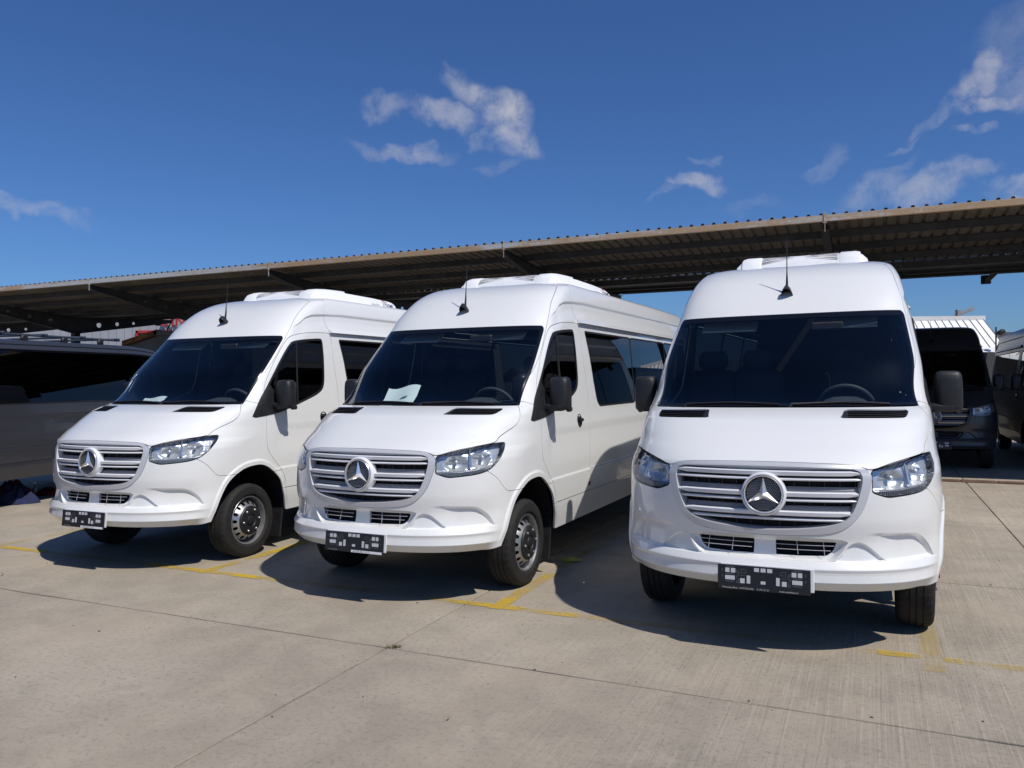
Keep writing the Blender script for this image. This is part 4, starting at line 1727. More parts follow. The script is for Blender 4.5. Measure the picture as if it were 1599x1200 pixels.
t.l.new(mx.outputs[0], t.n['Material Output'].inputs[0])
MATS['worn_yellow_paint'] = YEL


FAINT = YEL.copy()
FAINT.name = 'faint_yellow_paint'
for nd in FAINT.node_tree.nodes:
    if nd.type == 'MATH' and nd.operation == 'MULTIPLY' and abs(nd.inputs[1].default_value - .80) < 1e-4:
        nd.inputs[1].default_value = .26


def stripe(s0, c0, s1, c1, wd, m=None):
    a, b = sc(s0, c0), sc(s1, c1)
    u = (b - a).normalized()
    n = Vector((-u.y, u.x, 0)) * wd / 2
    me = bpy.data.meshes.new('parking_line')
    k = max(2, int((b - a).length / .12))
    V, F = [], []
    for i in range(k + 1):
        p = a.lerp(b, i / k)
        e = 0 if i in (0, k) else random.uniform(-.006, .006)
        V += [tuple(p - n * (1 + random.uniform(-.12, .12)) + u * e + Vector((0, 0, .004))), tuple(p + n * (1 + random.uniform(-.12, .12)) - u * e + Vector((0, 0, .004)))]
    F = [(2 * i, 2 * i + 2, 2 * i + 3, 2 * i + 1) for i in range(k)]
    me.from_pydata(V, [], F)
    o = obj('parking_line', me, m or YEL)
    tag(o, kind='structure')


for (s0, s1, m) in ((-8.8, -7.42, None), (-7.42, -5.98, FAINT), (-5.98, -5.37, None), (-5.25, -4.50, None), (-4.50, -2.90, FAINT), (-2.90, -2.54, None), (-2.42, -1.86, None), (-1.86, .02, FAINT), (.02, .25, None), (.37, .46, None), (.46, .95, FAINT)):
    stripe(s0, 5.21, s1, 5.212, .09, m)
for (s_, c0, c1, m) in ((-8.15, 5.1, 7.0, FAINT), (-5.31, 5.15, 6.7, None), (-5.31, 6.7, 9.8, FAINT), (-2.485, 5.15, 6.25, None), (-2.485, 6.25, 9.8, FAINT), (.31, 4.98, 5.27, FAINT), (.31, 5.27, 6.4, FAINT), (3.11, 5.2, 9.5, FAINT)):
    stripe(s_, c0, s_ + .01, c1, .11, m)

# drainage channel with a rusted grate
RUSTG = mat('rusty_grate', (.13, .07, .045), .85, var=.4, scale=6, bump=.3, bscale=90)
ch = MB()
for k in range(76):
    s = -24 + k * .5
    ch.box((s + 7.5, 0, 0), (.485, .26, .012), .003)
ch.build('drain_grate', RUSTG, None, loc=sc(-7.5, 14.18, .010), rot=(0, 0, YAW))
tag(bpy.data.objects['drain_grate'], kind='structure')

# ------------------------------------------------------------------ canopy
SHEET = bpy.data.materials.new('corrugated_sheet')
SHEET.use_nodes = True
t = NT(SHEET.node_tree)
p = t.n['Principled BSDF']
oc = t.new('ShaderNodeNewGeometry').outputs['Position']
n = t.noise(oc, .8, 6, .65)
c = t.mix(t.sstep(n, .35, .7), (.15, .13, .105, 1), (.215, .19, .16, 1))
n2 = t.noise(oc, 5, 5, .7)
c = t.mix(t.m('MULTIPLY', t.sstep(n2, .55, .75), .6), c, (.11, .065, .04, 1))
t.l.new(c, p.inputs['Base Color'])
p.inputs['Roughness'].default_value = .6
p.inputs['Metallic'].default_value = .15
DSTEEL = mat('dark_steel', (.045, .045, .05), .6, .3, var=.3, scale=3)
FASC = bpy.data.materials.new('rusting_galvanised_angle')
FASC.use_nodes = True
t = NT(FASC.node_tree)
p = t.n['Principled BSDF']
oc = t.new('ShaderNodeTexCoord').outputs['Object']
mp = t.new('ShaderNodeMapping', {'Vector': oc})
mp.inputs['Scale'].default_value = (.45, 4, 4)
n = t.noise(mp.outputs[0], 1.0, 5, .7)
n2 = t.noise(oc, 9, 6, .7)
gx = t.new('ShaderNodeSeparateXYZ')
t.l.new(oc, gx.inputs[0])
ramp = t.sstep(gx.outputs[0], -9, 5)
f = t.sstep(t.m('ADD', t.m('ADD', n, t.m('MULTIPLY', n2, .25)), t.m('MULTIPLY', ramp, .20)), .64, .80)
c = t.mix(f, (.60, .60, .58, 1), (.52, .35, .20, 1))
c = t.mix(t.m('MULTIPLY', t.sstep(n2, .55, .72), .5), c, (.66, .63, .57, 1))
t.l.new(c, p.inputs['Base Color'])
p.inputs['Roughness'].default_value = .6
p.inputs['Metallic'].default_value = .1

canopy = empty('parking_canopy', sc(-10, 17.35), YAW)
tag(canopy, 'long steel parking canopy with corrugated roof and rusty front edge behind the vans', 'canopy')
C0, CV, C1 = 13.53, 17.35, 21.2
HF, HV, HR = 4.16, 3.86, 4.02
PITCH = .186
NR = 5


def sheet_mesh(c0, h0, c1, h1):
    """five trapezoid ribs wide, sloping from (c0,h0) to (c1,h1); local x along the row"""
    prof = []
    for k in range(NR):
        x = k * PITCH
        prof += [(x, 0), (x + .118, 0), (x + .132, .034), (x + .168, .034), (x + .182, 0)]
    prof.append((NR * PITCH + .01, 0))
    V, F = [], []
    n = len(prof)
    for (cc, hh) in ((c0, h0), (c1, h1)):
        for (x, z) in prof:
            V.append((x, cc - CV, hh + z))
        for (x, z) in prof:
            V.append((x, cc - CV, hh + z - .002))
    for k in range(n - 1):
        F.append((k, k + 1, 2 * n + k + 1, 2 * n + k))
        F.append((n + k + 1, n + k, 3 * n + k, 3 * n + k + 1))
        F.append((k + 1, k, n + k, n + k + 1))
        F.append((2 * n + k, 2 * n + k + 1, 3 * n + k + 1, 3 * n + k))
    me = bpy.data.meshes.new('roof_sheet')
    me.from_pydata(V, [], F)
    me.materials.append(SHEET)
    return me


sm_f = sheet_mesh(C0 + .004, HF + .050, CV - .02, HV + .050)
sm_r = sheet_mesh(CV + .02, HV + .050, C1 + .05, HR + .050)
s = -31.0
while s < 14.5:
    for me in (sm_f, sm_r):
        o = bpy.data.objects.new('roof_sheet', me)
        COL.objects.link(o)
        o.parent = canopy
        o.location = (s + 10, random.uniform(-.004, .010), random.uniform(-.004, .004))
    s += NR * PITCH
# edge angles: one length per bay
bays = [-.66 - 5.6 * k for k in range(-3, 7)]
bays.sort()
for i in range(len(bays) - 1):
    a, b = bays[i] + 10, bays[i + 1] + 10
    mb = MB().box(((a + b) / 2, C0 - CV, HF + .0), (b - a - .03, .012, .098), .003).box(((a + b) / 2, C0 - CV + .04, HF - .043), (b - a - .03, .07, .010))
    mb.build('edge_angle', FASC, canopy)
    mb = MB().box(((a + b) / 2, C1 - CV, HR), (b - a - .03, .012, .098), .003)
    mb.build('edge_angle', DSTEEL, canopy)
    for cc in (C0 + .95, C0 + 1.95, C0 + 2.95, CV + .9, CV + 1.95, CV + 3.0):
        h = HF + (HV - HF) * (cc - C0) / (CV - C0) if cc < CV else HV + (HR - HV) * (cc - CV) / (C1 - CV)
        MB().box(((a + b) / 2, cc - CV, h - .022), (b - a - .02, .05, .10)).box(((a + b) / 2, cc - CV + .03, h - .078), (b - a - .02, .06, .010)).build('purlin', DSTEEL, canopy)
    MB().box(((a + b) / 2, 0, HV - .06), (b - a, .30, .12)).build('gutter', DSTEEL, canopy)
    MB().box(((a + b) / 2, 0, HV + .094), (b - a - .01, .42, .008)).build('valley_cover', DSTEEL, canopy)
for k, s in enumerate(bays):
    x = s + 10
    for (c0, h0, nm) in ((C0 + .02, HF, 'front'), (C1 - .02, HR, 'rear')):
        n = 12
        V, F = [], []
        dirn = 1 if c0 > CV else -1
        hole = [.30, .45, .60]
        top, bot = [], []
        for i in range(n + 1):
            f = i / n
            cc = CV + (c0 - CV) * f
            zt = HV + (h0 - HV) * f - .085
            zb = zt - (.52 * (1 - f) + .10 * f)
            top.append((cc - CV, zt))
            bot.append((cc - CV, zb))
        # web with round holes, cut from a fine sheet
        nx, nz = 120, 16
        Vw = []
        for i in range(nx + 1):
            f = i / nx
            cc = CV + (c0 - CV) * f
            zt = HV + (h0 - HV) * f - .085
            zb = zt - (.52 * (1 - f) + .10 * f)
            for j in range(nz + 1):
                Vw.append((x, cc - CV, zb + (zt - zb) * j / nz))
        Vw = np.array(Vw)
        ids = np.arange((nx + 1) * (nz + 1)).reshape(nx + 1, nz + 1)
        a_, b_, c_, d_ = ids[:-1, :-1].ravel(), ids[1:, :-1].ravel(), ids[1:, 1:].ravel(), ids[:-1, 1:].ravel()
        T = np.concatenate([np.stack([a_, b_, c_], 1), np.stack([a_, c_, d_], 1)])
        phi = np.full(len(Vw), 1e9)
        for hf, hr in ((.22, .085), (.40, .066), (.57, .05)):
            cc = (c0 - CV) * hf
            zt = HV + (h0 - HV) * hf - .085
            zm = zt - (.52 * (1 - hf) + .10 * hf) * .55
            phi = np.minimum(phi, np.hypot(Vw[:, 1] - cc, Vw[:, 2] - zm) - hr)
        _, (Vh, Th) = cut(Vw, T, phi)
        mb = MB()
        mb.add(Vh, Th.tolist())
        for edge in (top, bot):
            for (p0, p1) in zip(edge[:-1], edge[1:]):
                mb.add([(x - .06, p0[0], p0[1]), (x + .06, p0[0], p0[1]), (x + .06, p1[0], p1[1]), (x - .06, p1[0], p1[1]),
                        (x - .06, p0[0], p0[1] - .01), (x + .06, p0[0], p0[1] - .01), (x + .06, p1[0], p1[1] - .01), (x - .06, p1[0], p1[1] - .01)],
                       [(0, 1, 2, 3), (7, 6, 5, 4), (0, 4, 5, 1), (2, 6, 7, 3), (1, 5, 6, 2), (3, 7, 4, 0)])
        mb.build('cantilever_beam', DSTEEL, canopy)
    mb = MB()
    mb.box((x, -.10, 1.66), (.16, .012, 3.32)).box((x, .10, 1.66), (.16, .012, 3.32)).box((x, 0, 1.66), (.010, .19, 3.32))
    mb.box((x, 0, .015), (.34, .34, .03), .004)
    mb.build('column', DSTEEL, canopy)
    # rusty hanger where two edge lengths meet
    mb = MB().box((x, C0 - CV - .012, HF + .012), (.030, .010, .16), .002).box((x, C0 - CV - .014, HF - .13), (.010, .008, .18))
    mb.box((x, C0 - CV - .014, HF - .07), (.07, .008, .012))
    mb.build('hanger', FASC, canopy)
for s in (-23.7, -4.2, 2.4, 8.9):
    mb = MB()
    mb.tube([(s + 10 + .20, C1 - CV - .75, HR + .0), (s + 10, C1 - CV - .06, HR - .22)], .055, 8)
    mb.box((s + 10, C1 - CV - .05, HR - .17), (.20, .10, .20), .01)
    mb.build('corner_brace', DSTEEL, canopy)

# ------------------------------------------------------------------ things lying about
def at_px(u, v, dist):
    """point at a given depth (metres along +Y) behind a photograph pixel"""
    d = px_dir(u, v)
    return Vector((0, 0, 1.6436)) + d * (dist / d.y)


def ground_px(u, v):
    d = px_dir(u, v)
    return Vector((0, 0, 1.6436)) + d * (-1.6436 / d.z)


def sheet_of_paper(van, x, y, z, size, fold, rz, label, tilt=0.0):
    V, F = [], []
    n = 8
    for i in range(n + 1):
        for j in range(n + 1):
            a, b = i / n - .5, j / n - .5
            V.append((a * size[0], b * size[1], .006 + fold * (abs(a) * .6 + .35 * math.sin(b * 5)) * .12 + tilt * a))
    for i in range(n):
        for j in range(n):
            k = i * (n + 1) + j
            F.append((k, k + 1, k + n + 2, k + n + 1))
    o = MB().add(V, F).build('paper_sheet', PAPER, None, True)
    M = Matrix.Translation(van.location) @ van.rotation_euler.to_matrix().to_4x4() @ Matrix.Translation((x, y, z)) @ Matrix.Rotation(rz, 4, 'Z')
    o.matrix_world = M
    o.location, o.rotation_euler = M.to_translation(), M.to_euler()
    tag(o, label, 'paper')
    return o


ps = sheet_of_paper(v2, -1.05, -.28, 1.495, (.22, .30), .5, R(12), 'crumpled white sheet of paper on the dashboard of the middle white van', -.15)
obj('print', MB().box((0, 0, 0), (.05, .05, .001)).build('tmpq', TXTG).data, None, ps, (.03, .05, .030))
bpy.data.objects.remove(bpy.data.objects['tmpq'])
sheet_of_paper(v1, -1.08, -.36, 1.462, (.10, .28), .3, R(5), 'narrow paper slip on the dashboard of the farthest white van', -.05)

# red and blue bundle of clothes by the minibus
CLB = mat('blue_cloth', (.011, .017, .062), .85, var=.3, scale=9, bump=.4, bscale=60)
CLR = mat('red_cloth', (.17, .012, .016), .85, var=.3, scale=9, bump=.4, bscale=60)


def heap(name, m, c, rx, ry, h, seed, label, cat, rz=0.0):
    r_ = np.random.default_rng(seed)
    ph = r_.uniform(0, 6.28, 8)
    n, k = 40, 18
    V, F = [(0, 0, h)], []
    for j in range(1, k + 1):
        f = j / k
        for i in range(n):
            a = 2 * math.pi * i / n
            w_ = 1 + .16 * math.sin(2 * a + ph[0]) + .09 * math.sin(5 * a + ph[1]) + .05 * math.sin(9 * a + ph[2])
            fold = .10 * math.sin(6 * a + 5 * f + ph[3]) + .07 * math.sin(3 * a - 7 * f + ph[4]) + .045 * math.sin(11 * a + 9 * f + ph[5])
            z = h * (max(0, 1 - f**2.6) * (.82 + .22 * math.cos(a + ph[6]) * f + fold * 2.0) + .035 * (f < 1))
            V.append((rx * f * w_ * math.cos(a), ry * f * w_ * math.sin(a), max(0.001, z) if j < k else 0.0))
    F += [(0, 1 + i, 1 + (i + 1) % n) for i in range(n)]
    for j in range(k - 1):
        b = 1 + j * n
        F += [(b + i, b + n + i, b + n + (i + 1) % n, b + (i + 1) % n) for i in range(n)]
    o = MB().add(V, F).build(name, m, None, 'all', loc=c, rot=(0, 0, rz))
    tag(o, label, cat)
    return o


g1 = ground_px(20, 788)
heap('cloth_bundle', CLB, (g1.x, g1.y + .1, 0), .25, .20, .24, 3, 'dark blue bundle of cloth lying on the concrete beside the minibus', 'cloth')
g2 = ground_px(4, 784)
heap('jacket', CLR, (g2.x, g2.y + .25, 0), .28, .22, .24, 5, 'red jacket heaped to the left of the blue bundle', 'jacket')
g3 = ground_px(72, 775)
heap('red_cloth', CLR, (g3.x - .05, g3.y + .15, 0), .26, .12, .10, 9, 'flat red cloth on the ground right of the blue bundle', 'cloth')
bt = empty('water_bottle', ground_px(54, 777))
BOTG = glass('bottle_plastic', (.72, .80, .84))
MB().lathe([(.0, .001), (.028, .001), (.032, .008), (.032, .06), (.029, .07), (.032, .08), (.032, .14), (.028, .165), (.014, .195), (.013, .205)], 20, 'z').build('bottle', BOTG, bt, True)
MB().lathe([(.0, .225), (.016, .225), (.017, .205), (.012, .204)], 16, 'z').build('cap', WHITEP, bt, True)
MB().lathe([(.0325, .085), (.0330, .090), (.0330, .135), (.0325, .138)], 20, 'z').build('label_band', mat('bottle_label', (.15, .25, .40), .5), bt, True)
tag(bt, 'small clear water bottle with a white cap standing behind the blue bundle', 'bottle')
# greenish paper between the vans
gp = ground_px(893, 877)
V = [(-.09, -.04, .006), (.0, -.06, .012), (.10, -.01, .006), (.08, .03, .016), (-.01, .04, .028), (-.10, .06, .012)]
o = MB().add(V, [(0, 1, 4, 5), (1, 2, 3, 4)]).build('litter_paper', mat('yellow_paper', (.48, .46, .06), .7), None, loc=(gp.x, gp.y, .002))
tag(o, 'crumpled yellow paper on the ground between the middle and nearest white vans', 'litter')
# small chips and dry bits on the concrete
CHIP = mat('stone_chip', (.10, .085, .07), .9)
mb = MB()
for k in range(300):
    s_, c_ = random.uniform(-9, 4), random.uniform(1.6, 9)
    if random.random() < .35:
        s_ = random.choice(SL[5:10]) + random.gauss(0, .05)
    elif random.random() < .35:
        c_ = random.choice(CL[1:4]) + random.gauss(0, .05)
    p = sc(s_, c_)
    r = random.choice((.002, .003, .004, .005, .007))
    mt = Matrix.Rotation(random.uniform(0, 6), 3, 'Z') @ Matrix.Rotation(random.uniform(0, .4), 3, 'X')
    mb.box((p.x, p.y, r * .35), (r * random.uniform(1.2, 3), r * 1.3, r * .7), r * .2, 0, mt)
tag(mb.build('grit', CHIP), 'scattered dark grit and chips on the concrete', kind='stuff')
# dry weeds in the joint crossing
WEED = mat('dry_weed', (.11, .095, .035), .9)
mb = MB()
gx = sc(-2.735, 4.14)
for k in range(46):
    a = random.uniform(0, 6.28)
    r = abs(random.gauss(0, .022))
    x, y = gx.x + .05 + r * 1.6 * math.cos(a), gx.y + r * .5 * math.sin(a)
    h = random.uniform(.008, .028)
    b = random.uniform(0, 6.28)
    mb.add([(x - .003, y, 0), (x + .003, y, 0), (x + .02 * math.cos(b), y + .02 * math.sin(b), h)], [(0, 1, 2)])
tag(mb.build('joint_weeds', WEED), 'dry weeds in the joint crossing of the slabs', kind='stuff')

# ------------------------------------------------------------------ background on the left: factory wall, sign, shed
WALLW = mat('metal_wall_cladding', (.36, .37, .40), .55, .0, var=.08, scale=.4)
REDP = mat('red_trim', (.42, .03, .035), .5)
SHEDW = mat('shed_wall', (.16, .17, .19), .8, var=.15, scale=1.5)
BRICKR = mat('rusty_roof', (.25, .12, .05), .8, var=.5, scale=6, bump=.4, bscale=30)
WINDK = mat('factory_glass', (.03, .035, .045), .15)
fac = empty('factory_hall', at_px(60, 600, 50).xyz * 1)
fac.location.z = 0
mb = MB()
x0 = fac.location.x
mb.box((0, 6, 3.6), (36, 12, 7.2))
mb.build('wall', WALLW, fac)
mb = MB()
for k in range(72):
    mb.box((-18 + k * .5, -.02, 3.6), (.06, .04, 7.2))
tag(mb.build('cladding_rib', WALLW, fac), kind='stuff')
MB().box((0, 6, 7.25), (36.4, 12.4, .12)).build('roof', SHEDW, fac)


def fac_local(u, v, dist):
    p = at_px(u, v, dist)
    return p - Vector(fac.location)


for (u0, v0_, u1, v1_) in ((212, 517, 268, 560), (-8, 533, 32, 560), (62, 534, 96, 560), (-90, 533, -50, 560)):
    a, b = fac_local(u0, v0_, 49.9), fac_local(u1, v1_, 49.9)
    cx, cz, w_, h_ = (a.x + b.x) / 2, (a.z + b.z) / 2, b.x - a.x, a.z - b.z
    wf = MB().box((cx, -.06, a.z - .06), (w_, .12, .16)).box((a.x + .06, -.06, cz), (.16, .12, h_)).box((b.x - .06, -.06, cz), (.16, .12, h_)).box((cx, -.06, b.z + .06), (w_, .12, .16)).build('window', REDP, fac)
    MB().box((cx, -.03, cz), (w_ - .3, .03, h_ - .3)).build('pane', WINDK, wf)
sg_ = empty('roof_sign', at_px(250, 509, 49.7))
tag(sg_, 'big red sign letters on the grey factory wall, half hidden by the canopy', 'sign')
for ch_, u in (('S', 252), ('Y', 263), ('N', 273), ('C', 288)):
    p = at_px(u, 509.5, 49.7) - Vector(sg_.location)
    me = text_mesh('letter', ch_, .85, .04, 'LEFT', .012)
    obj('letter', me, REDP, sg_, (p.x, 0, -.02), (R(90), 0, 0))
tag(fac, 'pale grey clad factory hall with red window frames behind the dark minibus', 'building')
sh = empty('tool_shed', at_px(225, 600, 26))
sh.location.z = 0


def sh_l(u, v, d=26):
    return at_px(u, v, d) - Vector(sh.location)


a, b, c = sh_l(196, 541), sh_l(250, 523), sh_l(300, 523)
mb = MB()
mb.prism([(a.x, 0), (c.x + 1, 0), (c.x + 1, c.z - .02), (b.x, b.z - .02), (a.x, a.z - .02)], 0, 3.0)
mb.build('wall', SHEDW, sh)
for k in range(9):
    t0, t1 = k / 9, (k + .93) / 9
    p0, p1 = a.lerp(b, t0), a.lerp(b, t1)
    MB().add([(p0.x, -.25, p0.z), (p1.x, -.25, p1.z), (p1.x, -.25, p1.z + .16), (p0.x, -.25, p0.z + .16), (p0.x, 3.2, p0.z), (p1.x, 3.2, p1.z), (p1.x, 3.2, p1.z + .13), (p0.x, 3.2, p0.z + .13)],
             [(0, 1, 2, 3), (5, 4, 7, 6), (3, 2, 6, 7), (1, 0, 4, 5), (0, 3, 7, 4), (2, 1, 5, 6)]).build('roof_tile', BRICKR, sh)
mb = MB()
mb.box(((b.x + c.x) / 2 + .5, 1.4, b.z + .04), (c.x - b.x + 1.2, 3.3, .14))
mb.build('roof', SHEDW, sh)
mb = MB()
p = sh_l(258, 521)
q = sh_l(266, 506)
mb.tube([(p.x, 0, p.z), (q.x, 0, q.z), (q.x + .15, 0, q.z + .3)], .02, 6)
mb.build('mast', DSTEEL, sh)
tag(sh, 'low dark shed with a rusty sloping roof edge in front of the grey factory', 'shed')

# ------------------------------------------------------------------ background on the right
WSHEET = mat('white_corrugated', (.74, .74, .72), .5, var=.06, scale=2)
kio = empty('white_kiosk', at_px(1480, 600, 24))
kio.location.z = 0


def kl(u, v, d=24):
    return at_px(u, v, d) - Vector(kio.location)


# mansard of white ribbed sheet: top edge, sloping front
tl, tr_, br, bl = kl(1405, 500), kl(1535, 498), kl(1549, 552), kl(1405, 552)
n = 12
for k in range(n):
    t0, t1 = k / n, (k + .985) / n
    A, Bq = tl.lerp(tr_, t0), tl.lerp(tr_, t1)
    Cq, Dq = bl.lerp(br, t1), bl.lerp(br, t0)
    mb = MB()
    m1, m2 = A.lerp(Dq, .86), Bq.lerp(Cq, .86)
    f = Vector((0, -.75, 0))
    g_ = Vector((0, -1.05, 0))
    mb.add([A, Bq, m2 + f, m1 + f, Cq + g_ + Vector((.04, 0, 0)), Dq + g_ + Vector((.04, 0, 0)), A + Vector((0, 0, -.02)), Bq + Vector((0, 0, -.02))], [(0, 1, 2, 3), (3, 2, 4, 5)])
    d_ = .05
    mb.add([Bq, Bq.lerp(A, .06) + Vector((0, -.025, .015)), m2.lerp(m1, .06) + f + Vector((0, -.025, .015)), m2 + f], [(0, 1, 2, 3)])
    mb.build('roof_sheet', WSHEET, kio)
mb = MB()
mb.box(((tl.x + tr_.x) / 2, .02, tl.z + .03), (tr_.x - tl.x + .1, .12, .14)).build('ridge_cap', WSHEET, kio)
w1, w2 = kl(1400, 551), kl(1572, 551)
MB().box(((w1.x + w2.x) / 2, 1.4, w1.z / 2 + .25), (w2.x - w1.x, 3.4, w1.z - .5)).build('wall', mat('kiosk_wall', (.05, .052, .06), .7), kio)
p = kl(1519, 548)
q = kl(1519, 515)
mb = MB().tube([(p.x, -1.15, p.z - .1), (q.x, -1.15, q.z)], .022, 6)
mb.build('pole', DSTEEL, kio)
r_ = kl(1525, 523)
MB().box((r_.x, -1.2, r_.z), (.20, .16, .13), .03, mtx=Matrix.Rotation(R(-30), 3, 'Y')).build('floodlight', BLACKP, kio, 40)
tag(kio, 'dark kiosk with a white ribbed sheet mansard roof behind the charcoal van', 'kiosk')
# low pale buildings behind
WB = mat('pale_wall', (.55, .55, .54), .7, var=.1, scale=.6)
ob = empty('pale_office', at_px(1560, 600, 45))
ob.location.z = 0


def ol(u, v, d=45):
    return at_px(u, v, d) - Vector(ob.location)


a, b = ol(1530, 530), ol(1640, 600)
MB().box(((a.x + b.x) / 2, 3, a.z / 2), (b.x - a.x, 6, a.z)).build('wall', WB, ob)
a = ol(1530, 519.5)
MB().box(((a.x + b.x) / 2, 3, a.z - .12), (b.x - a.x + .4, 6.6, .22)).build('roof', mat('dull_roof', (.10, .09, .10), .7), ob)
for v in (527, 533, 539, 545):
    c = ol(1540, v)
    MB().box(((a.x + b.x) / 2, -.08, c.z), (b.x - a.x, .16, .12)).build('ledge', WB, ob)
for k in range(5):
    c = ol(1545 + k * 16, 552)
    f_ = MB().box((c.x, -.03, c.z - .3), (.46, .05, .8)).build('window', WB, ob)
    MB().box((c.x, -.06, c.z - .3), (.38, .03, .72)).build('pane', WINDK, f_)
tag(ob, 'distant pale office building with horizontal ledges at the right', 'building')
BLUEP = mat('blue_panel', (.03, .16, .34), .5)
bp = empty('blue_container', at_px(1552, 600, 27))
bp.location.z = 0
a, b = at_px(1536, 609, 27) - Vector(bp.location), at_px(1575, 626, 27) - Vector(bp.location)
mb = MB().box(((a.x + b.x) / 2, .8, (a.z + b.z) / 2), (b.x - a.x, 1.5, a.z - b.z), .02)
mb.build('container_body', BLUEP, bp)
for k in range(9):
    MB().box((a.x + (k + .5) * (b.x - a.x) / 9, .04, (a.z + b.z) / 2), (.025, .03, (a.z - b.z) * .9)).build('rib', BLUEP, bp)
for k in range(3):
    MB().box((a.x + .06 + k * (b.x - a.x - .12) / 2, .8, b.z / 2), (.10, 1.2, b.z), 0).build('skid', DSTEEL, bp)
tag(bp, 'small blue ribbed container beside the charcoal van', 'container')
# wire fence panel with pale rails
FP = mat('fence_grey', (.45, .45, .43), .6)
fe = empty('mesh_fence', at_px(1560, 600, 26.3))
fe.location.z = 0
a, b = at_px(1538, 627, 26.3) - Vector(fe.location), at_px(1590, 664, 26.3) - Vector(fe.location)
for k in range(7):
    z = b.z + (a.z - b.z) * k / 6
    MB().box(((a.x + b.x) / 2, 0, z), (b.x - a.x, .03, .035)).build('rail', FP, fe)
for k in range(9):
    x = a.x + (b.x - a.x) * k / 8
    MB().box((x, .03, a.z / 2), (.035, .03, a.z)).build('picket', FP, fe)
tag(fe, 'pale wire fence panel between the charcoal van and the black van', 'fence')

# leaves
LEAF = bpy.data.materials.new('leaf')
LEAF.use_nodes = True
t = NT(LEAF.node_tree)
p = t.n['Principled BSDF']
oi = t.new('ShaderNodeNewGeometry')
n = t.noise(oi.outputs['Position'], 1.3, 3, .6)
t.l.new(t.mix(t.sstep(n, .3, .7), (.035, .06, .018, 1), (.085, .11, .035, 1)), p.inputs['Base Color'])
p.inputs['Roughness'].default_value = .6


def foliage(c, rx, ry, rz, n, size, seed):
    r_ = np.random.default_rng(seed)
    P = r_.normal(size=(n, 3))
    P /= np.linalg.norm(P, axis=1, keepdims=True)
    P *= (r_.uniform(.35, 1, (n, 1))**.5) * (1 + .25 * np.sin(P[:, :1] * 5 + seed) + .2 * np.cos(P[:, 1:2] * 7))
    P = P * [rx, ry, rz] + np.array(c)
    a = r_.normal(size=(n, 3))
    a /= np.linalg.norm(a, axis=1, keepdims=True)
    b = np.cross(a, r_.normal(size=(n, 3)))
    b /= np.linalg.norm(b, axis=1, keepdims=True)
    sz = size * r_.uniform(.5, 1.2, (n, 1))
    V = np.stack([P - a * sz, P + b * sz * .45, P + a * sz, P - b * sz * .45], 1).reshape(-1, 3)
    F = np.arange(4 * n).reshape(-1, 4)
    return V, F


def bush(u, v, dist, rx, rz, seed, label, n=900, grp=None):
    p0 = at_px(u, v, dist)
    root = empty('shrub', (p0.x, p0.y, 0))
    V, F = foliage((0, 0, rz), rx, rx * .8, rz, n, .075, seed)
    obj('crown', mesh_np('crown', V, F, False), LEAF, root)
    mb = MB()
    for k in range(5):
        a = k * 1.3
        mb.tube([(.03 * math.cos(a), .03 * math.sin(a), 0), (rx * .4 * math.cos(a), rx * .4 * math.sin(a), rz * 1.1)], [.02, .008], 6)
    mb.build('stem', SHEDW, root)
    tag(root, label, 'shrub', grp)


bush(1558, 660, 25.2, .75, .42, 1, 'low green shrub at the foot of the pale wire fence')
bush(1600, 650, 25.6, .9, .60, 2, 'taller green shrub half hidden behind the black van')


def tree(x, y, h, r, seed, label, grp='trees far behind the canopy'):
    root = empty('tree', (x, y, 0))
    mb = MB()
    mb.tube([(0, 0, 0), (.05, .02, h * .3), (.0, .08, h * .6)], [.20, .15, .09], 8)
    rr = np.random.default_rng(seed)
    for k in range(6):
        a = k * 1.05 + rr.uniform(-.3, .3)
        mb.tube([(.03, .02, h * (.28 + .05 * k)), (r * .6 * math.cos(a), r * .6 * math.sin(a), h * (.5 + .06 * k))], [.07, .02], 6)
    mb.build('trunk', SHEDW, root)
    V1, F1 = foliage((0, 0, h * .62), r, r, h * .38, 2600, .20, seed)
    obj('crown', mesh_np('crown', V1, F1, False), LEAF, root)
    tag(root, label, 'tree', grp)


tr_l = ['tree far behind the canopy, first from the left behind the factory', 'tree far behind the canopy, right of the pale office']
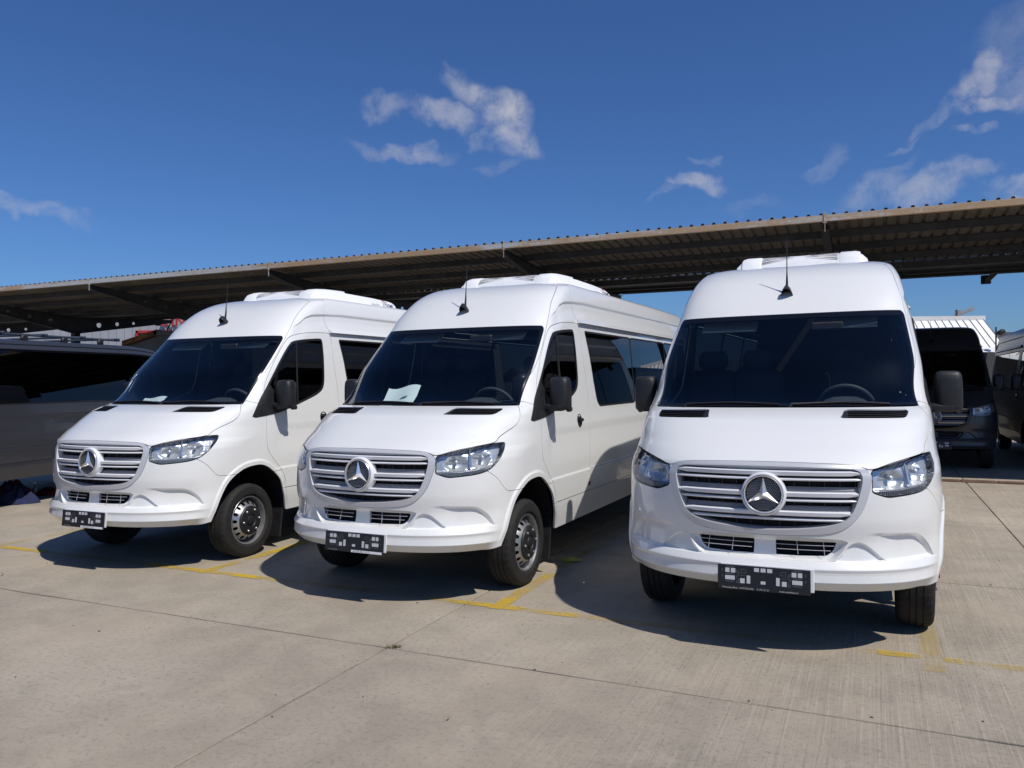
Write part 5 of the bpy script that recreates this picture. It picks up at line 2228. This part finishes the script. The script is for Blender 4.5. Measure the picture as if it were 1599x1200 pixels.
# far tower crane
CRANE = mat('crane_steel', (.30, .18, .12), .6)
cr = empty('tower_crane', at_px(1497, 600, 320))
cr.location.z = 0


def cl(u, v):
    return at_px(u, v, 320) - Vector(cr.location)


top, tip, tail, foot = cl(1496, 494), cl(1521, 483), cl(1489, 497.5), cl(1497, 600)
mb = MB()
for sx in (-1, 1):
    for sy in (-1, 1):
        mb.tube([(foot.x + sx * .7, sy * .7, 0), (top.x + sx * .7, sy * .7, top.z)], .16, 5)
for k in range(24):
    z = top.z * k / 24
    mb.tube([(foot.x - .7, -.7, z), (foot.x + .7, -.7, z + top.z / 24)], .10, 4)
mb.build('mast', CRANE, cr)
mb = MB()
for off in ((0, -.6, 0), (0, .6, 0), (0, 0, 1.1)):
    o_ = Vector(off)
    mb.tube([Vector((tail.x, 0, tail.z)) + o_, Vector((tip.x, 0, tip.z)) + o_], .16, 5)
for k in range(14):
    A = Vector((tail.x, -.6, tail.z)).lerp(Vector((tip.x, -.6, tip.z)), k / 14)
    Bq = Vector((tail.x, 0, tail.z + 1.1)).lerp(Vector((tip.x, 0, tip.z + 1.1)), (k + .5) / 14)
    mb.tube([A, Bq], .10, 4)
mb.build('jib', CRANE, cr)
MB().box((top.x, 0, top.z + 1.2), (1.6, 1.6, 3.0), .2).build('cab', mat('crane_cab', (.25, .26, .27), .5), cr)
tag(cr, 'far tower crane with a raised jib above the white kiosk roof', 'crane')
# skyline far behind
fw_ = MB()
far = mat('far_wood', (.045, .06, .04), .9, var=.4, scale=.05)
n = 240
V, F = [], []
for i in range(n + 1):
    a = R(-75) + R(150) * i / n
    r = 620
    h = 7 + 5 * math.sin(i * .37) * math.sin(i * .11 + 1) + 2.5 * math.sin(i * 1.9) + random.uniform(-1, 1)
    for (rr, zz) in ((r, -1), (r - 10, h * .6), (r + 10, h), (r + 60, h * .9)):
        V.append((rr * math.sin(a), rr * math.cos(a), zz))
for i in range(n):
    for k in range(3):
        b = i * 4 + k
        F.append((b, b + 4, b + 5, b + 1))
tag(fw_.add(V, F).build('far_wood', far), 'distant line of trees on the horizon', kind='stuff')
